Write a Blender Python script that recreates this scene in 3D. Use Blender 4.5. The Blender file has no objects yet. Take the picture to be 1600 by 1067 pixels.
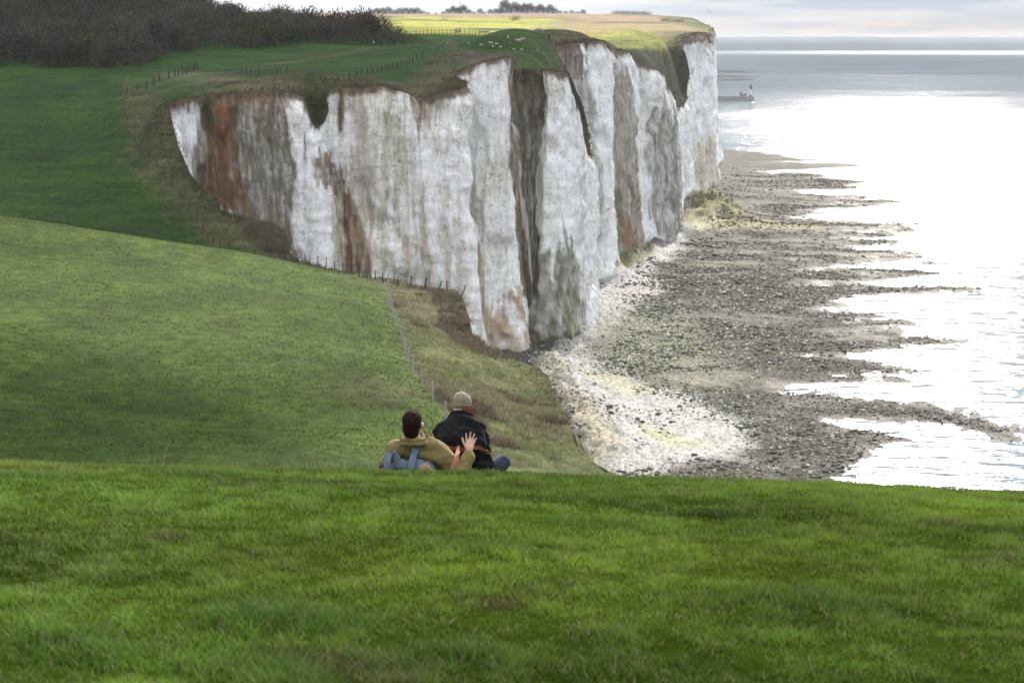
import bpy, bmesh, math, random
import numpy as np
from mathutils import Vector, Matrix
random.seed(7); np.random.seed(7)
R = math.radians
scn = bpy.context.scene
# ------------------------------------------------------------------ camera
CAM_Z = 90.0; FPX = 2667.0; HZ = 70.0
PITCH = math.atan((533.5-HZ)/FPX)
cd = bpy.data.cameras.new("camera"); cam = bpy.data.objects.new("camera", cd)
scn.collection.objects.link(cam); scn.camera = cam
scn.cycles.transparent_max_bounces = 32
cam.location = (0, 0, CAM_Z); cam.rotation_euler = (math.pi/2-PITCH, 0, 0)
cd.sensor_width = 36; cd.lens = 36*FPX/1600
cd.clip_start = 0.3; cd.clip_end = 90000
cd.dof.use_dof = True; cd.dof.focus_distance = 20; cd.dof.aperture_fstop = 5.6
# ------------------------------------------------------------------ sky + sun
SUN_AZ, SUN_EL = R(14), R(30)
w = bpy.data.worlds.new("World"); scn.world = w; w.use_nodes = True
nt = w.node_tree; N = nt.nodes; L = nt.links; N.clear()
def nd(nt, typ, **kw):
    n = nt.nodes.new(typ)
    for k, v in kw.items():
        if k.startswith('_'): setattr(n, k[1:], v)
    return n
def ramp(nt, fac, stops, interp='LINEAR'):
    r = nt.nodes.new('ShaderNodeValToRGB'); r.color_ramp.interpolation = interp
    e = r.color_ramp.elements
    while len(e) < len(stops): e.new(0.5)
    for i, (p, c) in enumerate(stops):
        e[i].position = p
        if not hasattr(c, '__len__'): c = (c, c, c)
        e[i].color = (*c, 1)
    if fac is not None: nt.links.new(fac, r.inputs[0])
    return r.outputs[0]
def mixc(nt, fac, a, b, mode='MIX'):
    m = nt.nodes.new('ShaderNodeMix'); m.data_type = 'RGBA'; m.blend_type = mode
    for i, v in ((0, fac), (6, a), (7, b)):
        if isinstance(v, bpy.types.NodeSocket): nt.links.new(v, m.inputs[i])
        elif i == 0: m.inputs[0].default_value = v
        else: m.inputs[i].default_value = (*v, 1) if hasattr(v, '__len__') else (v, v, v, 1)
    return m.outputs[2]
def math_(nt, op, a, b=0.0, c=None):
    m = nt.nodes.new('ShaderNodeMath'); m.operation = op
    for i, v in enumerate((a, b, c)):
        if v is None: continue
        if isinstance(v, bpy.types.NodeSocket): nt.links.new(v, m.inputs[i])
        else: m.inputs[i].default_value = v
    return m.outputs[0]
def noise(nt, vec, scale, detail=4, rough=0.5, stretch=None, dist=0.0):
    n = nt.nodes.new('ShaderNodeTexNoise'); n.inputs['Scale'].default_value = scale
    n.inputs['Detail'].default_value = detail; n.inputs['Roughness'].default_value = rough
    n.inputs['Distortion'].default_value = dist
    if stretch:
        mp = nt.nodes.new('ShaderNodeMapping'); mp.inputs['Scale'].default_value = stretch
        nt.links.new(vec, mp.inputs[0]); vec = mp.outputs[0]
    if vec is not None: nt.links.new(vec, n.inputs['Vector'])
    return n.outputs[0]
sky = nd(nt, 'ShaderNodeTexSky', _sky_type='NISHITA', _sun_disc=False, _sun_elevation=SUN_EL, _sun_rotation=SUN_AZ)
tc = nd(nt, 'ShaderNodeTexCoord'); sep = nd(nt, 'ShaderNodeSeparateXYZ'); L.new(tc.outputs['Generated'], sep.inputs[0])
el = sep.outputs[2]
# cloud deck: brightness and tint by elevation, broken by noise
c_base = ramp(nt, el, [(0.0, (4.5, 4.5, 4.7)), (0.016, (4.1, 4.35, 4.85)), (0.04, (1.6, 2.3, 3.3)), (0.18, (1.6, 2.5, 3.9)), (0.32, (11.0, 11.9, 13.4)), (1.0, (15.5, 16.4, 17.8))])
n1 = noise(nt, tc.outputs['Generated'], 5.0, 6, 0.6, (1, 1, 14))
n2 = noise(nt, tc.outputs['Generated'], 11.0, 6, 0.62, (1, 1, 18), 0.3)
lit = ramp(nt, n1, [(0.42, 0.0), (0.68, 1.0)])
c1 = mixc(nt, lit, c_base, (7.6, 7.1, 6.7))
dark = ramp(nt, n2, [(0.35, 1.0), (0.6, 0.0)])
c2 = mixc(nt, math_(nt, 'MULTIPLY', dark, 0.35), c1, (4.1, 4.35, 5.0))
# warm streaks low over the sea, thin white cloud low over the land
azr = ramp(nt, sep.outputs[0], [(0.0, 1.0), (0.12, 0.0)])
c3 = mixc(nt, math_(nt, 'MULTIPLY', azr, 0.55), c2, (8.2, 8.2, 8.4))
warm = math_(nt, 'MULTIPLY', ramp(nt, el, [(0.003, 1.0), (0.018, 0.0)]), ramp(nt, noise(nt, tc.outputs['Generated'], 24, 5, 0.6, (1, 1, 9)), [(0.38, 0.0), (0.6, 1.0)]))
c3 = mixc(nt, math_(nt, 'MULTIPLY', warm, 0.85), c3, (7.4, 6.2, 5.4))
gap = ramp(nt, noise(nt, tc.outputs['Generated'], 2.2, 5, 0.55, (1, 1, 3)), [(0.55, 0.0), (0.72, 0.35)])
skyc = mixc(nt, gap, c3, sky.outputs[0])
bg = nd(nt, 'ShaderNodeBackground'); bg.inputs[1].default_value = 0.11; L.new(skyc, bg.inputs[0])
wo = nd(nt, 'ShaderNodeOutputWorld'); L.new(bg.outputs[0], wo.inputs[0])
sl = bpy.data.lights.new("sun", 'SUN'); sl.energy = 5.0; sl.angle = R(1.5); sl.color = (1.0, 0.93, 0.82)
so = bpy.data.objects.new("sun", sl); scn.collection.objects.link(so)
SUN = Vector((math.sin(SUN_AZ)*math.cos(SUN_EL), math.cos(SUN_AZ)*math.cos(SUN_EL), math.sin(SUN_EL)))
so.rotation_euler = SUN.to_track_quat('Z', 'Y').to_euler(); so.location = (30, 30, 160)
vs = scn.view_settings; scn.display_settings.display_device = 'sRGB'
vs.view_transform = 'Standard'; vs.look = 'None'; vs.gamma = 1; vs.exposure = 0.58
# ------------------------------------------------------------------ helpers
def ray(px, py):
    dx = (px-800)/FPX; dy = (533.5-py)/FPX
    c, s = math.cos(PITCH), math.sin(PITCH)
    return np.array([dx, c+dy*s, -s+dy*c])
def P(px, py, Y):
    d = ray(px, py); t = Y/d[1]
    return (d[0]*t, Y, CAM_Z+d[2]*t)
def G(px, py, z=0.0):
    d = ray(px, py); t = (z-CAM_Z)/d[2]
    return (d[0]*t, d[1]*t, z)
def _hash(i, j, s):
    h = (i.astype(np.int64)*374761393 + j.astype(np.int64)*668265263 + s*974634777) & 0xffffffff
    h = ((h ^ (h >> 13))*1274126177) & 0xffffffff
    return ((h ^ (h >> 16)) & 0xffffff)/float(0xffffff)
def vn(x, y, s=0):
    i = np.floor(x); j = np.floor(y); fx = x-i; fy = y-j
    fx = fx*fx*(3-2*fx); fy = fy*fy*(3-2*fy); i = i.astype(np.int64); j = j.astype(np.int64)
    a = _hash(i, j, s); b = _hash(i+1, j, s); c = _hash(i, j+1, s); d = _hash(i+1, j+1, s)
    return (a*(1-fx)+b*fx)*(1-fy)+(c*(1-fx)+d*fx)*fy
def fbm(x, y, s=0, o=4, g=0.5):
    t = 0; a = 1; n = 0
    x = np.asarray(x, float); y = np.asarray(y, float)
    for k in range(o):
        t = t+a*vn(x*2**k+17.3*k, y*2**k-9.1*k, s+k); n += a; a *= g
    return t/n*2-1
def smooth(a, b, x):
    t = np.clip((x-a)/(b-a), 0, 1); return t*t*(3-2*t)
def inpoly(x, y, poly):
    ins = np.zeros(x.shape, bool); n = len(poly)
    for i in range(n):
        x1, y1 = poly[i][:2]; x2, y2 = poly[(i+1) % n][:2]
        if y1 == y2: continue
        m = ((y1 > y) != (y2 > y)) & (x < (x2-x1)*(y-y1)/(y2-y1)+x1)
        ins ^= m
    return ins
def segdist(x, y, pts, closed=True):
    best = np.full(x.shape, 1e9); n = len(pts)
    for i in range(n if closed else n-1):
        x1, y1 = pts[i][:2]; x2, y2 = pts[(i+1) % n][:2]
        dx, dy = x2-x1, y2-y1; l = dx*dx+dy*dy+1e-12
        t = np.clip(((x-x1)*dx+(y-y1)*dy)/l, 0, 1)
        d = np.hypot(x-x1-t*dx, y-y1-t*dy); best = np.minimum(best, d)
    return best
def polymask(x, y, poly, soft):
    d = segdist(x, y, poly); s = np.where(inpoly(x, y, poly), d, -d)
    return smooth(-soft, soft, s)
def link(o, parent=None):
    scn.collection.objects.link(o)
    if parent is not None: o.parent = parent
    return o
def tag(o, label=None, cat=None, group=None, kind=None):
    if label: o['label'] = label
    if cat: o['category'] = cat
    if group: o['group'] = group
    if kind: o['kind'] = kind
    return o
def empty(name, loc=(0, 0, 0), rz=0.0):
    o = bpy.data.objects.new(name, None); o.location = loc; o.rotation_euler = (0, 0, rz)
    o.empty_display_size = 0.2
    return link(o)
def npmesh(name, verts, faces, mat, cols=None, smoothf=False, parent=None):
    """faces: (M,k) int array"""
    verts = np.asarray(verts, np.float32); faces = np.asarray(faces, np.int32)
    me = bpy.data.meshes.new(name); k = faces.shape[1]; m = len(faces)
    me.vertices.add(len(verts)); me.vertices.foreach_set('co', verts.ravel())
    me.loops.add(m*k); me.loops.foreach_set('vertex_index', faces.ravel())
    me.polygons.add(m); me.polygons.foreach_set('loop_start', np.arange(0, m*k, k, dtype=np.int32))
    if cols is not None:
        at = me.color_attributes.new('Col', 'FLOAT_COLOR', 'POINT')
        c = np.ones((len(verts), 4), np.float32); c[:, :cols.shape[1]] = cols
        at.data.foreach_set('color', c.ravel())
    me.update(calc_edges=True); me.validate()
    me.polygons.foreach_set('use_smooth', np.full(len(me.polygons), smoothf)); me.update()
    if mat: me.materials.append(mat)
    return link(bpy.data.objects.new(name, me), parent)
def newmat(name):
    m = bpy.data.materials.new(name); m.use_nodes = True; t = m.node_tree; t.nodes.clear()
    b = t.nodes.new('ShaderNodeBsdfPrincipled'); o = t.nodes.new('ShaderNodeOutputMaterial')
    t.links.new(b.outputs[0], o.inputs[0]); return m, t, b
def bump(t, b, h, dist, strength=1.0):
    n = t.nodes.new('ShaderNodeBump'); n.inputs['Strength'].default_value = strength
    n.inputs['Distance'].default_value = dist; t.links.new(h, n.inputs['Height']); t.links.new(n.outputs[0], b.inputs['Normal'])
def geo(t):
    return t.nodes.new('ShaderNodeNewGeometry').outputs['Position']
def attr(t):
    a = t.nodes.new('ShaderNodeAttribute'); a.attribute_name = 'Col'; return a
def simple(name, col, rough=0.7, nscale=None, namt=0.25, spec=0.3, bd=0.0, sheen=0.0, metal=0.0):
    m, t, b = newmat(name); b.inputs['Roughness'].default_value = rough; b.inputs['Specular IOR Level'].default_value = spec
    b.inputs['Metallic'].default_value = metal
    if sheen: b.inputs['Sheen Weight'].default_value = sheen
    if nscale:
        tcn = t.nodes.new('ShaderNodeTexCoord'); nz = noise(t, tcn.outputs['Object'], nscale, 5, 0.6)
        f = ramp(t, nz, [(0.3, 1-namt), (0.7, 1+namt)])
        t.links.new(mixc(t, 1.0, col, f, 'MULTIPLY'), b.inputs['Base Color'])
        if bd: bump(t, b, nz, bd)
    else: b.inputs['Base Color'].default_value = (*col, 1)
    return m
def vcolmat(name, rough=0.8, spec=0.2, nscale=None, namt=0.3, transl=0.0):
    m, t, b = newmat(name); a = attr(t); b.inputs['Roughness'].default_value = rough; b.inputs['Specular IOR Level'].default_value = spec
    c = a.outputs[0]
    if nscale:
        f = ramp(t, noise(t, geo(t), nscale, 4, 0.6), [(0.3, 1-namt), (0.7, 1+namt)]); c = mixc(t, 1.0, c, f, 'MULTIPLY')
    t.links.new(c, b.inputs['Base Color'])
    if transl:
        tr = t.nodes.new('ShaderNodeBsdfTranslucent'); t.links.new(c, tr.inputs[0])
        mx = t.nodes.new('ShaderNodeMixShader'); mx.inputs[0].default_value = transl
        out = [n for n in t.nodes if n.type == 'OUTPUT_MATERIAL'][0]
        t.links.new(b.outputs[0], mx.inputs[1]); t.links.new(tr.outputs[0], mx.inputs[2]); t.links.new(mx.outputs[0], out.inputs[0])
    return m
# ------------------------------------------------------------------ coast and land heights (surveyed sightings: px, py, distance)
COAST_NEAR = [(30, 18, 80.5), (26, 35, 72), (22, 50, 66), (18, 80, 58), (16, 110, 53), (14, 140, 50.5)]   # X, Y, z
COAST = [(970,747,165),(930,727,172),(900,692,185),(880,642,205),(862,606,222),(850,580,232),(770,551,245),(738,522,258),(733,492,268),(722,466,278),
 (705,452,292),(660,446,306),(600,436,324),(540,424,345),(500,416,366),(471,410,385),(452,396,391),(447,370,398),(420,350,405),(380,338,410),(346,328,415),(340,310,419),
 (302,276,428),(288,250,433),(280,226,438),(268,192,445),(261,172,450),(268,161,458),(282,155,461),(320,150,463),(380,147,464),(430,142,465),(445,145,466),(466,147,466),
 (475,152,468),(484,185,466),(493,205,464),(505,192,466),(514,172,468),(508,152,470),(515,141,471),(530,138,472),(600,134,474),(625,142,475),(640,150,476),(655,157,477),
 (680,150,477),(700,143,477),(720,138,476),(731,132,476),(730,126,480),(712,119,486),(716,113,488),(740,104,488),(760,97,487),(780,94,486),(797,90,485),
 (800,98,492),(804,108,501),(825,108,503),(845,110,502),(851,112,496),(866,112,497),(880,113,499),(888,120,503),(893,150,507),(908,176,512),(913,206,520),(917,240,535),
 (923,243,560),(920,215,590),(914,180,606),(904,150,612),(893,118,616),(880,98,618),(868,85,619),(867,76,621),(885,70,625),(900,68,628),(925,66,635),(943,66,641),(948,70,660),
 (950,76,690),(968,78,698),(984,82,706),(988,90,740),(990,99,762),(1010,103,766),(1030,111,772),(1041,119,776),(1049,140,786),(1053,162,805),(1060,169,840),(1067,163,890),(1074,152,940),
 (1077,112,960),(1070,82,966),(1059,67,972),(1066,60,980),(1076,55,990),(1094,53,1030),(1103,52,1060),(1108,57,1085)]
COAST_FAR = [(131,1150,100),(151,1300,102),(180,1600,106),(230,2200,116),(275,2700,110),(310,3050,90),(320,4000,70)]
coast = np.array([(x, y, z) for x, y, z in COAST_NEAR]+[P(*c) for c in COAST]+COAST_FAR)
def resample(pts, ds):
    out = [pts[0]]
    for a, b in zip(pts[:-1], pts[1:]):
        n = max(1, int(np.ceil(np.hypot(*(b-a)[:2])/ds(0.5*(a[1]+b[1])))))
        for k in range(1, n+1): out.append(a+(b-a)*k/n)
    return np.array(out)
cf = resample(coast, lambda y: 0.55 if 380 < y < 720 else (0.8 if 200 < y < 1200 else 4.0))
# light jaggedness of the brink
seg = np.hypot(*np.diff(cf[:, :2], axis=0).T); S = np.concatenate([[0], np.cumsum(seg)])
tan = np.gradient(cf[:, :2], axis=0); 
def gauss(a, n):
    k = np.exp(-np.linspace(-2, 2, 2*n+1)**2); k /= k.sum()
    return np.stack([np.convolve(np.pad(a[:, i], n, mode='edge'), k, 'valid') for i in range(a.shape[1])], 1)
cf[:, :] = gauss(cf, 2)
tan = gauss(np.gradient(cf[:, :2], axis=0), 5); tan /= np.linalg.norm(tan, axis=1)[:, None]+1e-9
nrm = np.stack([tan[:, 1], -tan[:, 0]], 1)          # towards the sea (coast runs away from the camera, sea on the right)
jag = fbm(S/9, S*0, 3, 4, 0.6)*1.1
cf[:, :2] += nrm*(jag*np.clip(cf[:, 1]/500, 0.2, 1))[:, None]; cf[:, 2] += fbm(S/5, S*0+4, 5, 4, 0.6)*0.9
def meadow_z(x, y):
    u = np.clip(x/np.maximum(y, 4), -1.2, 1.2); u = np.where(y < 4, np.clip(x/4, -1.2, 1.2)*np.clip(y/4, 0, 1), u)
    us = (np.array([-300, 0, 400, 600, 800, 1000, 1300, 1600, 1900])-800)/FPX*1.03
    cy = np.array([716, 720, 734, 739, 742, 750, 757, 770, 788])
    T = np.interp(u, us, np.tan(PITCH+np.arctan((cy-533.5)/FPX)))
    Yc = 12.6; h = 1.7; b = h/Yc**2; a = T-2*h/Yc
    z = CAM_Z-h-a*y-b*y*y-0.045*np.maximum(y-Yc, 0)**2
    return z
ctl = []   # X,Y,z
for u in (-0.7, -0.45, -0.3, -0.15, 0.0, 0.15, 0.4, 0.8):
    for Y in (16, 20, 24): ctl.append((u*Y, Y, float(meadow_z(np.array(u*Y), np.array(float(Y))))))
    for Y, z in ((40, 70), (65, 61), (95, 54.5), (122, 52)):
        if u*Y < 14: ctl.append((u*Y, Y, z-(6 if u > -.05 and Y > 60 else 0)*0.3))
CT = [(-200,715,140),(0,716,140),(150,716,141),(300,716,142),(450,720,143),(600,730,145),(750,735,150),(0,640,160),(150,640,165),(300,650,165),(450,650,168),(600,660,168),(700,660,178),(800,690,168),
 (0,560,188),(150,560,192),(300,570,195),(450,570,196),(560,612,180),(520,590,190),(640,630,176),(540,640,174),(600,560,200),(0,480,220),(150,480,225),(300,490,228),(450,490,232),(580,480,246),(640,520,234),(700,560,224),(760,600,212),(800,620,204),
 (0,400,262),(150,410,268),(300,430,265),(450,450,268),(600,452,290),(680,462,282),(0,338,305),(100,352,306),(200,368,306),(330,386,308),(400,398,312),(470,413,318),(540,428,312),(-200,310,300),(-300,280,300),(-300,400,240),(-300,560,180),
 (-300,720,130)]
ctl += [P(*c) for c in CT]
ctl += [(-160,345,46),(-110,350,45),(-75,350,43.5),(-50,352,42),(-160,380,47),(-110,380,44.5),(-85,380,43),(-62,375,41)]
CT2 = [(-300,250,450),(-300,180,520),(-300,110,620),(0,330,410),(100,340,400),(200,358,396),(290,378,394),(330,384,399),(0,300,432),(100,300,425),(200,310,418),(260,320,413),(0,250,465),(100,250,458),(200,250,448),(0,200,500),(100,190,502),(170,190,492),
 (0,150,560),(100,150,550),(190,150,535),(0,106,625),(100,107,622),(190,112,605),(240,122,560),(300,118,545),(400,124,520),(230,140,520),(240,200,468),(250,150,495),(300,135,500),(380,130,498),(440,128,500),(310,300,420),(390,350,402),(420,372,396),(360,360,402),(400,385,392),
 (500,122,510),(600,120,505),(500,105,560),(600,100,560),(700,105,510),(680,120,498),(400,105,590),(300,100,630),(260,92,680),(400,88,680),(500,80,700),(600,78,660),(690,82,600),(750,85,560),(780,85,545),(600,72,720),(460,71,750),(700,68,700),(800,82,560),(850,85,570),(870,95,590),
 (850,100,540),(820,98,530),(880,90,605),(800,66,660),(860,63,680),(700,56,800),(800,57,790),(900,61,760),(940,62,720),(700,50,900),(850,50,960),(960,62,850),(1000,78,785),(1020,77.5,805),(1040,77.5,830),(1058,77.5,880),(960,74,760),(1000,74,830),(1000,70,870),(1022,70,885),(1045,70,905),(980,65,830),(960,67,800),(1010,61,980),(1045,61,985),(930,62,800),(760,55,800),(830,59,760),(800,60,730),(870,61,740),(820,54,860),(760,52,880),(830,62,700),(780,64,680),(880,53,900),(930,54,930),
 (700,40,1200),(900,46,1150),(1000,50,1120),(1060,50,1090),(1090,48,1100),(700,30,1700),(900,32,1600),(1000,34,1500),(1060,38,1400),(600,50,900),(600,36,1400),(600,25,2100),(800,25,2300),(930,24,2200),(960,23,1900),(1000,23,1800),(1045,31,1600),(1070,35,1450),(1000,23,1900),
 (0,60,760),(150,60,760),(300,60,790),(450,55,850),(560,60,800),(640,72,760),(0,-20,980),(150,-10,980),(300,10,1000),(380,24,1050),(460,32,1050),(560,40,1050),(620,44,1050),(-300,60,760),(-300,-20,980),(400,20,2000),(200,20,2000),(0,20,2000)]
ctl += [P(*c) for c in CT2]
ctl += [(-400,3200,118),(0,3200,118),(60,2700,120),(140,1850,121),(160,1650,113),(150,1450,108),(200,2300,121),(-1800,3200,118)]
ctl += [tuple(c) for c in coast]
ctl = np.array(ctl, float)
def uv(x, y): return x/y, np.log(y)
cu, cv = uv(ctl[:, 0], ctl[:, 1]); KC = 0.012
hz_ = (CAM_Z-ctl[:, 2])/ctl[:, 1]          # interpolate the slope seen from the plateau's origin: conformal in (X/Y, ln Y)
D = np.sqrt((cu[:, None]-cu)**2+(cv[:, None]-cv)**2+KC**2)
A = np.zeros((len(ctl)+3,)*2); A[:len(ctl), :len(ctl)] = D+np.eye(len(ctl))*-1e-3; Q = np.stack([np.ones(len(ctl)), cu, cv], 1)
A[:len(ctl), len(ctl):] = Q; A[len(ctl):, :len(ctl)] = Q.T
W_ = np.linalg.solve(A, np.concatenate([hz_, np.zeros(3)]))
def rbf_z(x, y):
    x = np.atleast_1d(np.asarray(x, float)); y = np.atleast_1d(np.asarray(y, float)); out = np.empty(x.shape)
    xf, yf, of = x.ravel(), y.ravel(), out.ravel()
    for i in range(0, len(xf), 40000):
        u, v = uv(xf[i:i+40000], yf[i:i+40000])
        d = np.sqrt((u[:, None]-cu)**2+(v[:, None]-cv)**2+KC**2)
        of[i:i+40000] = CAM_Z-(d@W_[:-3]+W_[-3]+W_[-2]*u+W_[-1]*v)*yf[i:i+40000]
    return of.reshape(x.shape)
cfs = cf[::3]
def coast_near(x, y):
    """distance to the brink and brink height"""
    xf, yf = x.ravel(), y.ravel(); d = np.empty(len(xf)); z = np.empty(len(xf)); ix = np.empty(len(xf), int)
    for i in range(0, len(xf), 20000):
        q = (xf[i:i+20000, None]-cfs[:, 0])**2+(yf[i:i+20000, None]-cfs[:, 1])**2
        k = q.argmin(1); d[i:i+20000] = np.sqrt(q[np.arange(len(k)), k]); z[i:i+20000] = cfs[k, 2]; ix[i:i+20000] = k
    return d.reshape(x.shape), z.reshape(x.shape), ix.reshape(x.shape)
def land_z(x, y, coastfix=True):
    x = np.atleast_1d(np.asarray(x, float)); y = np.atleast_1d(np.asarray(y, float))
    z = rbf_z(x, y)
    z = z+fbm(x/22, y/22, 11, 3)*0.3*np.clip(y/300, 0, 1)+fbm(x/3.2, y/3.2, 12, 3)*0.10*np.clip((y-30)/60, 0, 1)
    if coastfix:
        d, cz, _ = coast_near(x, y); w = np.exp(-(d/5.0)**2)
        z = z*(1-w)+cz*w
    return z
def hit(px, py, y0=60.0, y1=3000.0):
    d = ray(px, py); Y = np.exp(np.linspace(math.log(y0), math.log(y1), 900)); t = Y/d[1]
    X = d[0]*t; Z = CAM_Z+d[2]*t; g = rbf_z(X, Y)-Z
    k = np.argmax(g > 0)
    if g[k] <= 0: k = len(Y)-1
    if k > 0: f = g[k-1]/(g[k-1]-g[k]+1e-9); f = min(max(f, 0), 1); y = Y[k-1]+(Y[k]-Y[k-1])*f
    else: y = Y[0]
    return (d[0]/d[1]*y, y)
# ------------------------------------------------------------------ materials of the ground
def ground_mat():
    m, t, b = newmat('turf'); a = attr(t); p = geo(t)
    c = a.outputs[0]
    f1 = ramp(t, noise(t, p, 0.55, 5, 0.65, (1, 0.8, 1)), [(0.28, 0.55), (0.5, 1.0), (0.72, 1.5)])
    c = mixc(t, 1.0, c, f1, 'MULTIPLY')
    f2 = ramp(t, noise(t, p, 0.06, 4, 0.6), [(0.3, (0.75, 0.85, 0.8)), (0.7, (1.25, 1.12, 1.1))])
    c = mixc(t, 1.0, c, f2, 'MULTIPLY')
    f3 = ramp(t, noise(t, p, 2.2, 5, 0.8), [(0.3, 0.45), (0.7, 1.55)]); c = mixc(t, 1.0, c, f3, 'MULTIPLY')
    tr = ramp(t, noise(t, p, 1.0, 3, 0.5, (0.05, 0.05, 1.0), 0.2), [(0.40, 0.74), (0.5, 1.0), (0.62, 1.16)]); c = mixc(t, 0.8, c, mixc(t, 1.0, c, tr, 'MULTIPLY'))
    # straw-coloured tussocks and small brown tufts
    br = ramp(t, noise(t, p, 0.9, 6, 0.7, None, 0.4), [(0.58, 0.0), (0.74, 0.45)])
    c = mixc(t, br, c, mixc(t, 0.5, c, (0.13, 0.11, 0.06)))
    t.links.new(c, b.inputs['Base Color']); b.inputs['Roughness'].default_value = 0.95; b.inputs['Specular IOR Level'].default_value = 0.1
    h = math_(t, 'ADD', noise(t, p, 0.5, 6, 0.7, (1, 0.7, 1)), math_(t, 'MULTIPLY', noise(t, p, 3.0, 3, 0.7), 0.4))
    bump(t, b, h, 1.1, 1.0)
    return m
M_turf = ground_mat()
def chalk_mat():
    m, t, b = newmat('chalk'); a = attr(t); p = geo(t)
    c = a.outputs[0]; al = a.outputs['Alpha']     # alpha: how clean the chalk is
    st = ramp(t, noise(t, p, 0.55, 6, 0.65, (1, 0.5, 0.05)), [(0.40, 0.0), (0.62, 1.0)])
    tanc = mixc(t, ramp(t, noise(t, p, 0.07, 3, 0.5, (1, 1, 0.5)), [(0.4, 0.0), (0.6, 1.0)]), (0.42, 0.32, 0.20), (0.34, 0.35, 0.24))
    c = mixc(t, math_(t, 'MULTIPLY', st, 0.20), c, mixc(t, 1.0, c, ramp(t, noise(t, p, 0.15, 2, 0.5), [(0.4, (0.80, 0.72, 0.58)), (0.6, (0.74, 0.76, 0.64))]), 'MULTIPLY'))
    s2 = ramp(t, noise(t, p, 1.5, 5, 0.7, (1, 0.6, 0.07)), [(0.34, (0.66, 0.63, 0.57)), (0.46, (1, 1, 1)), (0.66, (1.06, 1.06, 1.08))])
    c = mixc(t, 0.5, c, mixc(t, 1.0, c, s2, 'MULTIPLY'))
    # algae streaks, patchy
    pz = ramp(t, noise(t, p, 0.045, 3, 0.5), [(0.50, 0.0), (0.64, 1.0)])
    al2 = ramp(t, noise(t, p, 0.9, 5, 0.7, (1, 0.6, 0.12)), [(0.45, 0.0), (0.6, 1.0)])
    c = mixc(t, math_(t, 'MULTIPLY', math_(t, 'MULTIPLY', pz, al2), 0.6), c, mixc(t, 1.0, c, (0.62, 0.60, 0.36), 'MULTIPLY'))
    # thin dark flint bands, nearly level
    fb = ramp(t, noise(t, p, 1.0, 3, 0.5, (0.03, 0.03, 1.1)), [(0.30, 1.0), (0.36, 0.0)])
    br = ramp(t, noise(t, p, 0.8, 3, 0.6), [(0.42, 0.0), (0.55, 1.0)])
    c = mixc(t, math_(t, 'MULTIPLY', math_(t, 'MULTIPLY', fb, br), 0.45), c, mixc(t, 1.0, c, (0.45, 0.45, 0.45), 'MULTIPLY'))
    fine = ramp(t, noise(t, p, 2.2, 5, 0.8, (1, 1, 0.7)), [(0.3, 0.82), (0.62, 1.1)]); c = mixc(t, 1.0, c, fine, 'MULTIPLY')
    ln = math_(t, 'ABSOLUTE', math_(t, 'SUBTRACT', noise(t, p, 1.0, 3, 0.55, (0.10, 0.10, 1.5)), 0.5)); ln = ramp(t, ln, [(0.0, 1.0), (0.014, 0.0)])
    c = mixc(t, math_(t, 'MULTIPLY', math_(t, 'MULTIPLY', ln, br), 0.62), c, mixc(t, 1.0, c, (0.40, 0.38, 0.36), 'MULTIPLY'))
    vl = math_(t, 'ABSOLUTE', math_(t, 'SUBTRACT', noise(t, p, 0.62, 4, 0.6, (1, 1, 0.09)), 0.5)); vl = ramp(t, vl, [(0.0, 1.0), (0.016, 0.0)])
    c = mixc(t, math_(t, 'MULTIPLY', vl, 0.32), c, mixc(t, 1.0, c, (0.48, 0.40, 0.30), 'MULTIPLY'))
    mo = math_(t, 'MULTIPLY', ramp(t, noise(t, p, 0.11, 3, 0.55, (1, 1, 0.3)), [(0.50, 0.0), (0.62, 1.0)]), ramp(t, noise(t, p, 1.0, 6, 0.8, (1, 1, 0.45)), [(0.50, 0.0), (0.57, 1.0)]))
    c = mixc(t, math_(t, 'MULTIPLY', mo, 0.6), c, mixc(t, 1.0, c, (0.42, 0.34, 0.25), 'MULTIPLY'))
    # dark specks: flints, nests, holes
    sp = ramp(t, noise(t, p, 1.1, 2, 0.5), [(0.29, 1.0), (0.33, 0.0)]); c = mixc(t, math_(t, 'MULTIPLY', sp, 0.7), c, (0.09, 0.08, 0.07))
    t.links.new(c, b.inputs['Base Color']); b.inputs['Roughness'].default_value = 0.92; b.inputs['Specular IOR Level'].default_value = 0.15
    h = math_(t, 'ADD', noise(t, p, 0.8, 7, 0.72, (1, 1, 0.4)), math_(t, 'MULTIPLY', noise(t, p, 0.8, 5, 0.7, (0.4, 0.4, 1.3)), 0.25))
    h = math_(t, 'SUBTRACT', h, math_(t, 'MULTIPLY', math_(t, 'MAXIMUM', ln, vl), 0.08)); bump(t, b, h, 1.1, 0.8)
    return m
M_chalk = chalk_mat()
# ------------------------------------------------------------------ the land
def spaced(segs):
    out = []
    for a, b, n in segs: out += list(np.linspace(a, b, n, endpoint=False))
    return np.array(out+[segs[-1][1]])
ug = spaced([(-0.9, -0.34, 60), (-0.34, 0.135, 430), (0.135, 0.5, 40), (0.5, 1.4, 20)])
vg = spaced([(math.log(21.5), math.log(110), 90), (math.log(110), math.log(380), 330), (math.log(380), math.log(800), 330), (math.log(800), math.log(3400), 170)])
UU, VV = np.meshgrid(ug, vg); YY = np.exp(VV); XX = UU*YY
landpoly = [tuple(c[:2]) for c in cf]+[(-4000, 4000), (-4000, 3), (20, 3)]
lu = [(x/y, math.log(y)) for x, y in [tuple(c[:2]) for c in cf[::2]]]+[(lu_, lv_) for lu_, lv_ in ((-1.5, math.log(4000)), (-1.5, math.log(10)), (1.6, math.log(10)))]
ins = inpoly(UU.ravel(), VV.ravel(), lu).reshape(UU.shape)
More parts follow.
